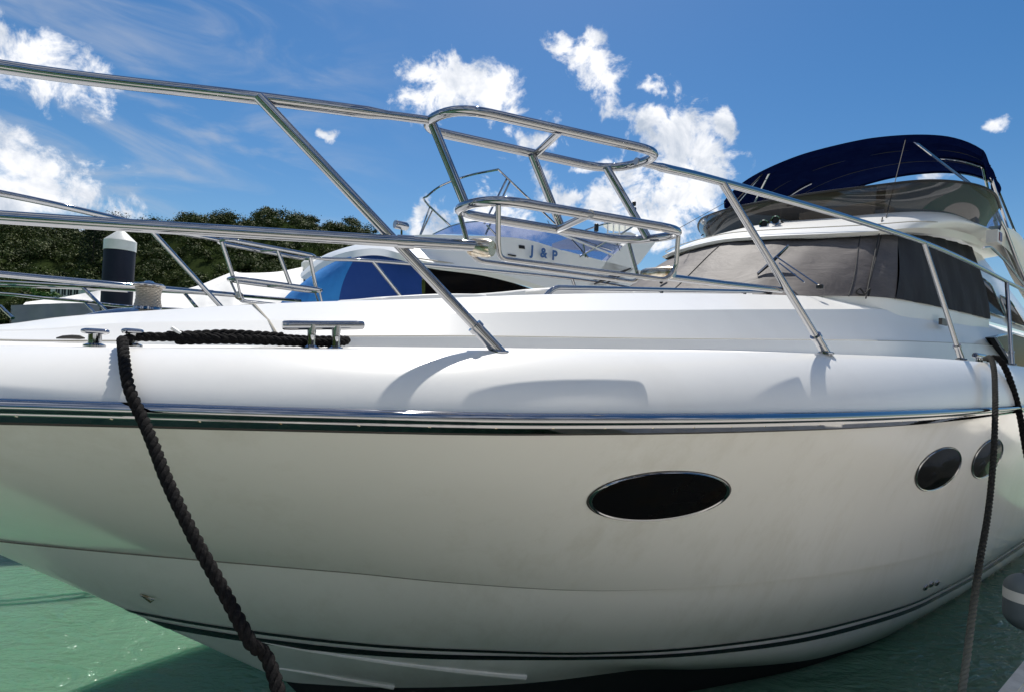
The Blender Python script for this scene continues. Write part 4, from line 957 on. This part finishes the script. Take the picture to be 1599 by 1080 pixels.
# ------------------------------------------------------------ hill, trees and house
rp = [(-900,300),(-500,320),(-200,335),(0,350),(60,352),(120,354),(160,352),(200,349),(235,345),(300,340),(350,337),(400,339),(440,338),(480,338),(505,344),(530,348),(560,355),(600,368),(650,388),(700,415),(760,450),(850,500)]
az = [float(ray(*p)[0]/ray(*p)[1]) for p in rp]; zr = [float(ray(*p)[2]/ray(*p)[1]) for p in rp]
DR, DF = 250., 135.
def hill_z(a, y):
    zt = np.interp(a, az, zr)*DR+H-5.2+1.6*np.sin(a*43+.7)+1.0*np.sin(a*97); w = np.clip((y-DF)/(DR-DF), 0, 1.5)
    prof = np.where(w <= 1, np.sin(np.clip(w, 0, 1)*math.pi/2)**1.15, 1-(w-1)*.5)
    return np.maximum(-.5, zt)*prof+1.0*np.sin(a*31+y*.07)+.8*np.sin(a*57-y*.11)
aa = np.linspace(min(az)-.6, .12, 130); yy = np.linspace(DF-4, DR*1.4, 44)
mb = MB(); mb.grid([[(a*y, y, float(hill_z(a, y)) if y > DF-2 else -1.5) for a in aa] for y in yy]); mb.build('hill', HILLM, kind='structure')
def leaf_cloud(centres, radii, per, size, squash=.75):
    """quads scattered through crown volumes, biased to the shell, lumped into boughs"""
    V = []; nq = 0
    for c, r in zip(centres, radii):
        nb_ = max(5, int(per/26)); bd = rng.normal(size=(nb_, 3)); bd /= np.linalg.norm(bd, axis=1)[:, None]; bd[:, 2] = np.abs(bd[:, 2])*1.0-.25
        bc = bd*(r*rng.uniform(.45, .85, (nb_, 1)))*np.array([1, 1, squash]); k = rng.integers(0, nb_, per)
        p = bc[k]+rng.normal(size=(per, 3))*r*.20*np.array([1, 1, .8])
        nrm = p/np.linalg.norm(p, axis=1)[:, None]+rng.normal(size=(per, 3))*.55+np.array([0, 0, .35]); nrm /= np.linalg.norm(nrm, axis=1)[:, None]
        t = np.cross(nrm, rng.normal(size=(per, 3))); t /= np.linalg.norm(t, axis=1)[:, None]; b = np.cross(nrm, t)
        s = size*rng.uniform(.5, 1.2, (per, 1)); q = p+np.array(c)
        V.append(np.stack([q-t*s-b*s*.6, q+t*s-b*s*.6, q+t*s+b*s*.6, q-t*s+b*s*.6], axis=1).reshape(-1, 3)); nq += per
    return np.concatenate(V), nq
def quads(name, V, nq, m, parent=None, origin=None, **k):
    if parent is not None: V = V-np.array(rootmat(parent).translation)
    me = bpy.data.meshes.new(name); me.vertices.add(nq*4); me.vertices.foreach_set('co', V.astype(np.float32).ravel())
    me.loops.add(nq*4); me.loops.foreach_set('vertex_index', np.arange(nq*4, dtype=np.int32)); me.polygons.add(nq)
    me.polygons.foreach_set('loop_start', np.arange(0, nq*4, 4, dtype=np.int32)); me.update(calc_edges=True); me.materials.append(m)
    o = bpy.data.objects.new(name, me); C.objects.link(o)
    if parent is not None: o.parent = parent
    return tagset(o, k.get('label'), k.get('cat'), k.get('group'), k.get('kind'))
cen, rad = [], []
for i in range(2100):
    y = rng.uniform(DF+2, DR+6)**1.0; a = rng.uniform(az[0]*1.0-.1, .02)
    if a < -1.0 and rng.random() < .7: continue
    r = rng.uniform(1.8, 3.6)+2.4*rng.random()**3; z = float(hill_z(a, y))+rng.uniform(-1.2, 1.0)
    if np.interp(a, az, zr) < .005: continue
    cen.append((a*y, y, z+r*.45)); rad.append(r)
V_, n_ = leaf_cloud(cen, rad, 300, .25); quads('hillside_woodland', V_, n_, LEAF, kind='stuff', label='dense dark green woodland covering the hill behind the boats', cat='woodland')
def skytree(px, py, w, d, label, m=LEAF, per=900, trunk_h=None):
    top = Wd(px, py, d); r = w/2*d/F; base = np.array([top[0], top[1], float(hill_z(top[0]/top[1], top[1]))-.5]); c = top-np.array([0, 0, r*.8])
    o = thing('tree', label, 'tree', base, 0, 'trees standing up from the woodland')
    k = 7; cs_ = [c+rng.normal(size=3)*r*np.array([.45,.45,.22]) for _ in range(k)]
    V, n = leaf_cloud(cs_, [r*rng.uniform(.45,.65) for _ in range(k)], per//k, r*.085); quads('crown', V, n, m, o)
    mb = MB(); mb.tube([base, base*.5+c*.5+np.array([.2,0,0]), c], [r*.09, r*.06, r*.03], 8)
    for q in cs_[:5]: mb.tube([base*.4+c*.6, q], [r*.04, r*.015], 6)
    mb.build('trunk', WOODB, o)
skytree(480, 331, 34, 246, 'round topped tree at the right end of the wooded skyline'); skytree(352, 329, 52, 248, 'broad low tree on the skyline above the mooring pile rails')
skytree(425, 332, 60, 248, 'wide flat topped tree between the two round skyline trees'); skytree(520, 345, 28, 247, 'small dark tree sloping off the right end of the ridge', LEAF2)
skytree(212, 345, 50, 240, 'dark tree on the ridge just above the white pile cap', LEAF2); skytree(105, 346, 56, 235, 'round green tree on the skyline left of the pile')
skytree(30, 343, 70, 235, 'large tree crown at the far left end of the skyline')
# tiered conifer by the pile
tp = Wd(149, 344, 170); base = np.array([tp[0], tp[1], float(hill_z(tp[0]/tp[1], 170.))-1]); o = thing('pine_tree', 'tall narrow dark conifer with tiered branches left of the white capped pile', 'tree', base)
V_l = []; nn_ = 0; hh = tp[2]-base[2]
for k in range(22):
    z = base[2]+hh*(.08+.9*k/21); rad_ = 2.9*(1-(k/22)**2.6)+.9
    cs_ = [np.array([tp[0]+rad_*f*math.cos(a), tp[1]+rad_*f*math.sin(a), z+.35*f*rad_*.3]) for a in np.arange(0, 2*math.pi, math.pi/4)+k*.4 for f in (.45, .85)]
    V, n = leaf_cloud(cs_, [.8]*len(cs_), 16, .16, .5); V_l.append(V); nn_ += n
quads('crown', np.concatenate(V_l), nn_, LEAF2, o); mb = MB(); mb.tube([base, (tp[0], tp[1], tp[2])], [.35, .06], 8); mb.build('trunk', WOODB, o)
# the small white house among the trees
hc = Wd(102, 462, 118); ho = thing('house', 'small white flat roofed house with dark windows among the trees at left', 'house', (hc[0], hc[1], hc[2]-4))
hx = np.array([1, 0, 0]); hy = np.array([0, 1, 0]); hz = np.array([0, 0, 1])
mb = MB(); mb.box(hc+hy*3-hz*1.2, hx*3.1, hy*3, hz*3.0); mb.build('wall', HOUSEW, ho, smooth=False)
mb = MB(); mb.box(hc+hy*3+hz*1.95, hx*3.6, hy*3.4, hz*.18); rf_ = mb.build('roof', HOUSER, ho, smooth=False)
mb = MB(); mb.box(hc+hy*3+hz*2.6-hx*1.2, hx*1.1, hy*1, hz*.5); mb.build('roof_housing', HOUSEW, rf_, smooth=False)
for i in range(4):
    mb = MB(); c = hc+hx*(-1.6+1.25*i)+hz*.7-hy*.02; mb.box(c, hx*.42, hy*.05, hz*.62); w_ = mb.build('window', WIN, ho, smooth=False)
    mb = MB(); mb.box(c-hy*.07, hx*.03, hy*.03, hz*.62); mb.box(c-hz*.66, hx*.5, hy*.1, hz*.05); mb.build('window_frame', HOUSEW, w_, smooth=False)
mb = MB(); mb.box(hc-hz*1.0-hy*.5, hx*3.2, hy*.5, hz*.08); mb.box(hc-hz*.5-hy*.95, hx*3.2, hy*.03, hz*.04); mb.build('balcony', HOUSEW, ho, smooth=False)
sc_ = Wd(66, 458, 108); o = thing('shrub', 'bright green bushy shrub beside the small white house', 'shrub', (sc_[0], sc_[1], sc_[2]-2.5))
V, n = leaf_cloud([sc_+rng.normal(size=3)*.7 for _ in range(7)], [1.1]*7, 110, .17); quads('foliage', V, n, LEAF3, o); mb = MB(); mb.tube([sc_-hz*2.5, sc_], [.14, .05], 6); mb.build('stem', WOODB, o)

# ------------------------------------------------------------ yacht and hill added unseen behind the photographer, for reflections and fill light
HM2 = GEL
unseen_boat = thing('motor_yacht', 'unseen white motor yacht added across the pontoon for reflections and fill on the hull', 'yacht', U(-2.5, 7.0, -H), TH)
OFF = (-3.6, 7.1, .1); hull_parts(unseen_boat, HM2); gunwale(unseen_boat)
OFF = (0, 0, 0)
def boxloft(name, m, secs, par, n=40):
    rows = []
    for (u0, u1, v0, v1, z, r) in secs: rows.append([U(x, y, z) for x, y in rr(u0, u1, v0, v1, r)])
    mb = MB(); mb.grid(rows, closed=True); mb.fan(rows[-1]); return mb.build(name, m, par, angle=40)
boxloft('cabin', mat('added_dark_cabin', (.02,.022,.03), .6), [(-1.2,5.6,5.75,8.4,.05,.5),(-1.0,5.6,5.8,8.3,.5,.5),(-.2,5.6,5.95,8.1,1.2,.5),(-.1,5.6,6.0,8.05,1.35,.5)], unseen_boat)
boxloft('flybridge_moulding', GELT, [(-.5,5.8,5.8,8.25,1.351,.5),(-.6,5.9,5.75,8.3,1.5,.5),(-.2,5.8,5.9,8.15,1.75,.5)], unseen_boat)
boxloft('bimini_canopy', NAVY, [(.3,5.2,5.8,8.2,2.75,.4),(.3,5.2,5.8,8.2,2.9,.4),(.8,4.8,6.3,7.8,3.05,.4)], unseen_boat)
for u, v in ((.5,5.95),(5.0,5.95),(.5,8.05),(5.0,8.05)): thin('bimini_leg', [U(u,v,1.7), U(u,v,2.78)], .018, CHROME, unseen_boat)
ah = np.linspace(-math.pi*.98, -.02, 90)
mb = MB(); mb.grid([[(rad*math.cos(t)*1.3, rad*math.sin(t)-20, hgt*1.6*(.75+.2*math.sin(t*5)+.12*math.sin(t*13+1))) for t in ah] for rad, hgt in ((170,-.5),(200,28),(240,46),(300,58),(380,40))])
mb.build('hill', mat('added_dark_hill', (.02,.035,.012), .95, spec=0., var=(.12,(.045,.06,.02),.4,.62)), kind='structure')  # unseen hill, added and raised to darken reflections in the rails
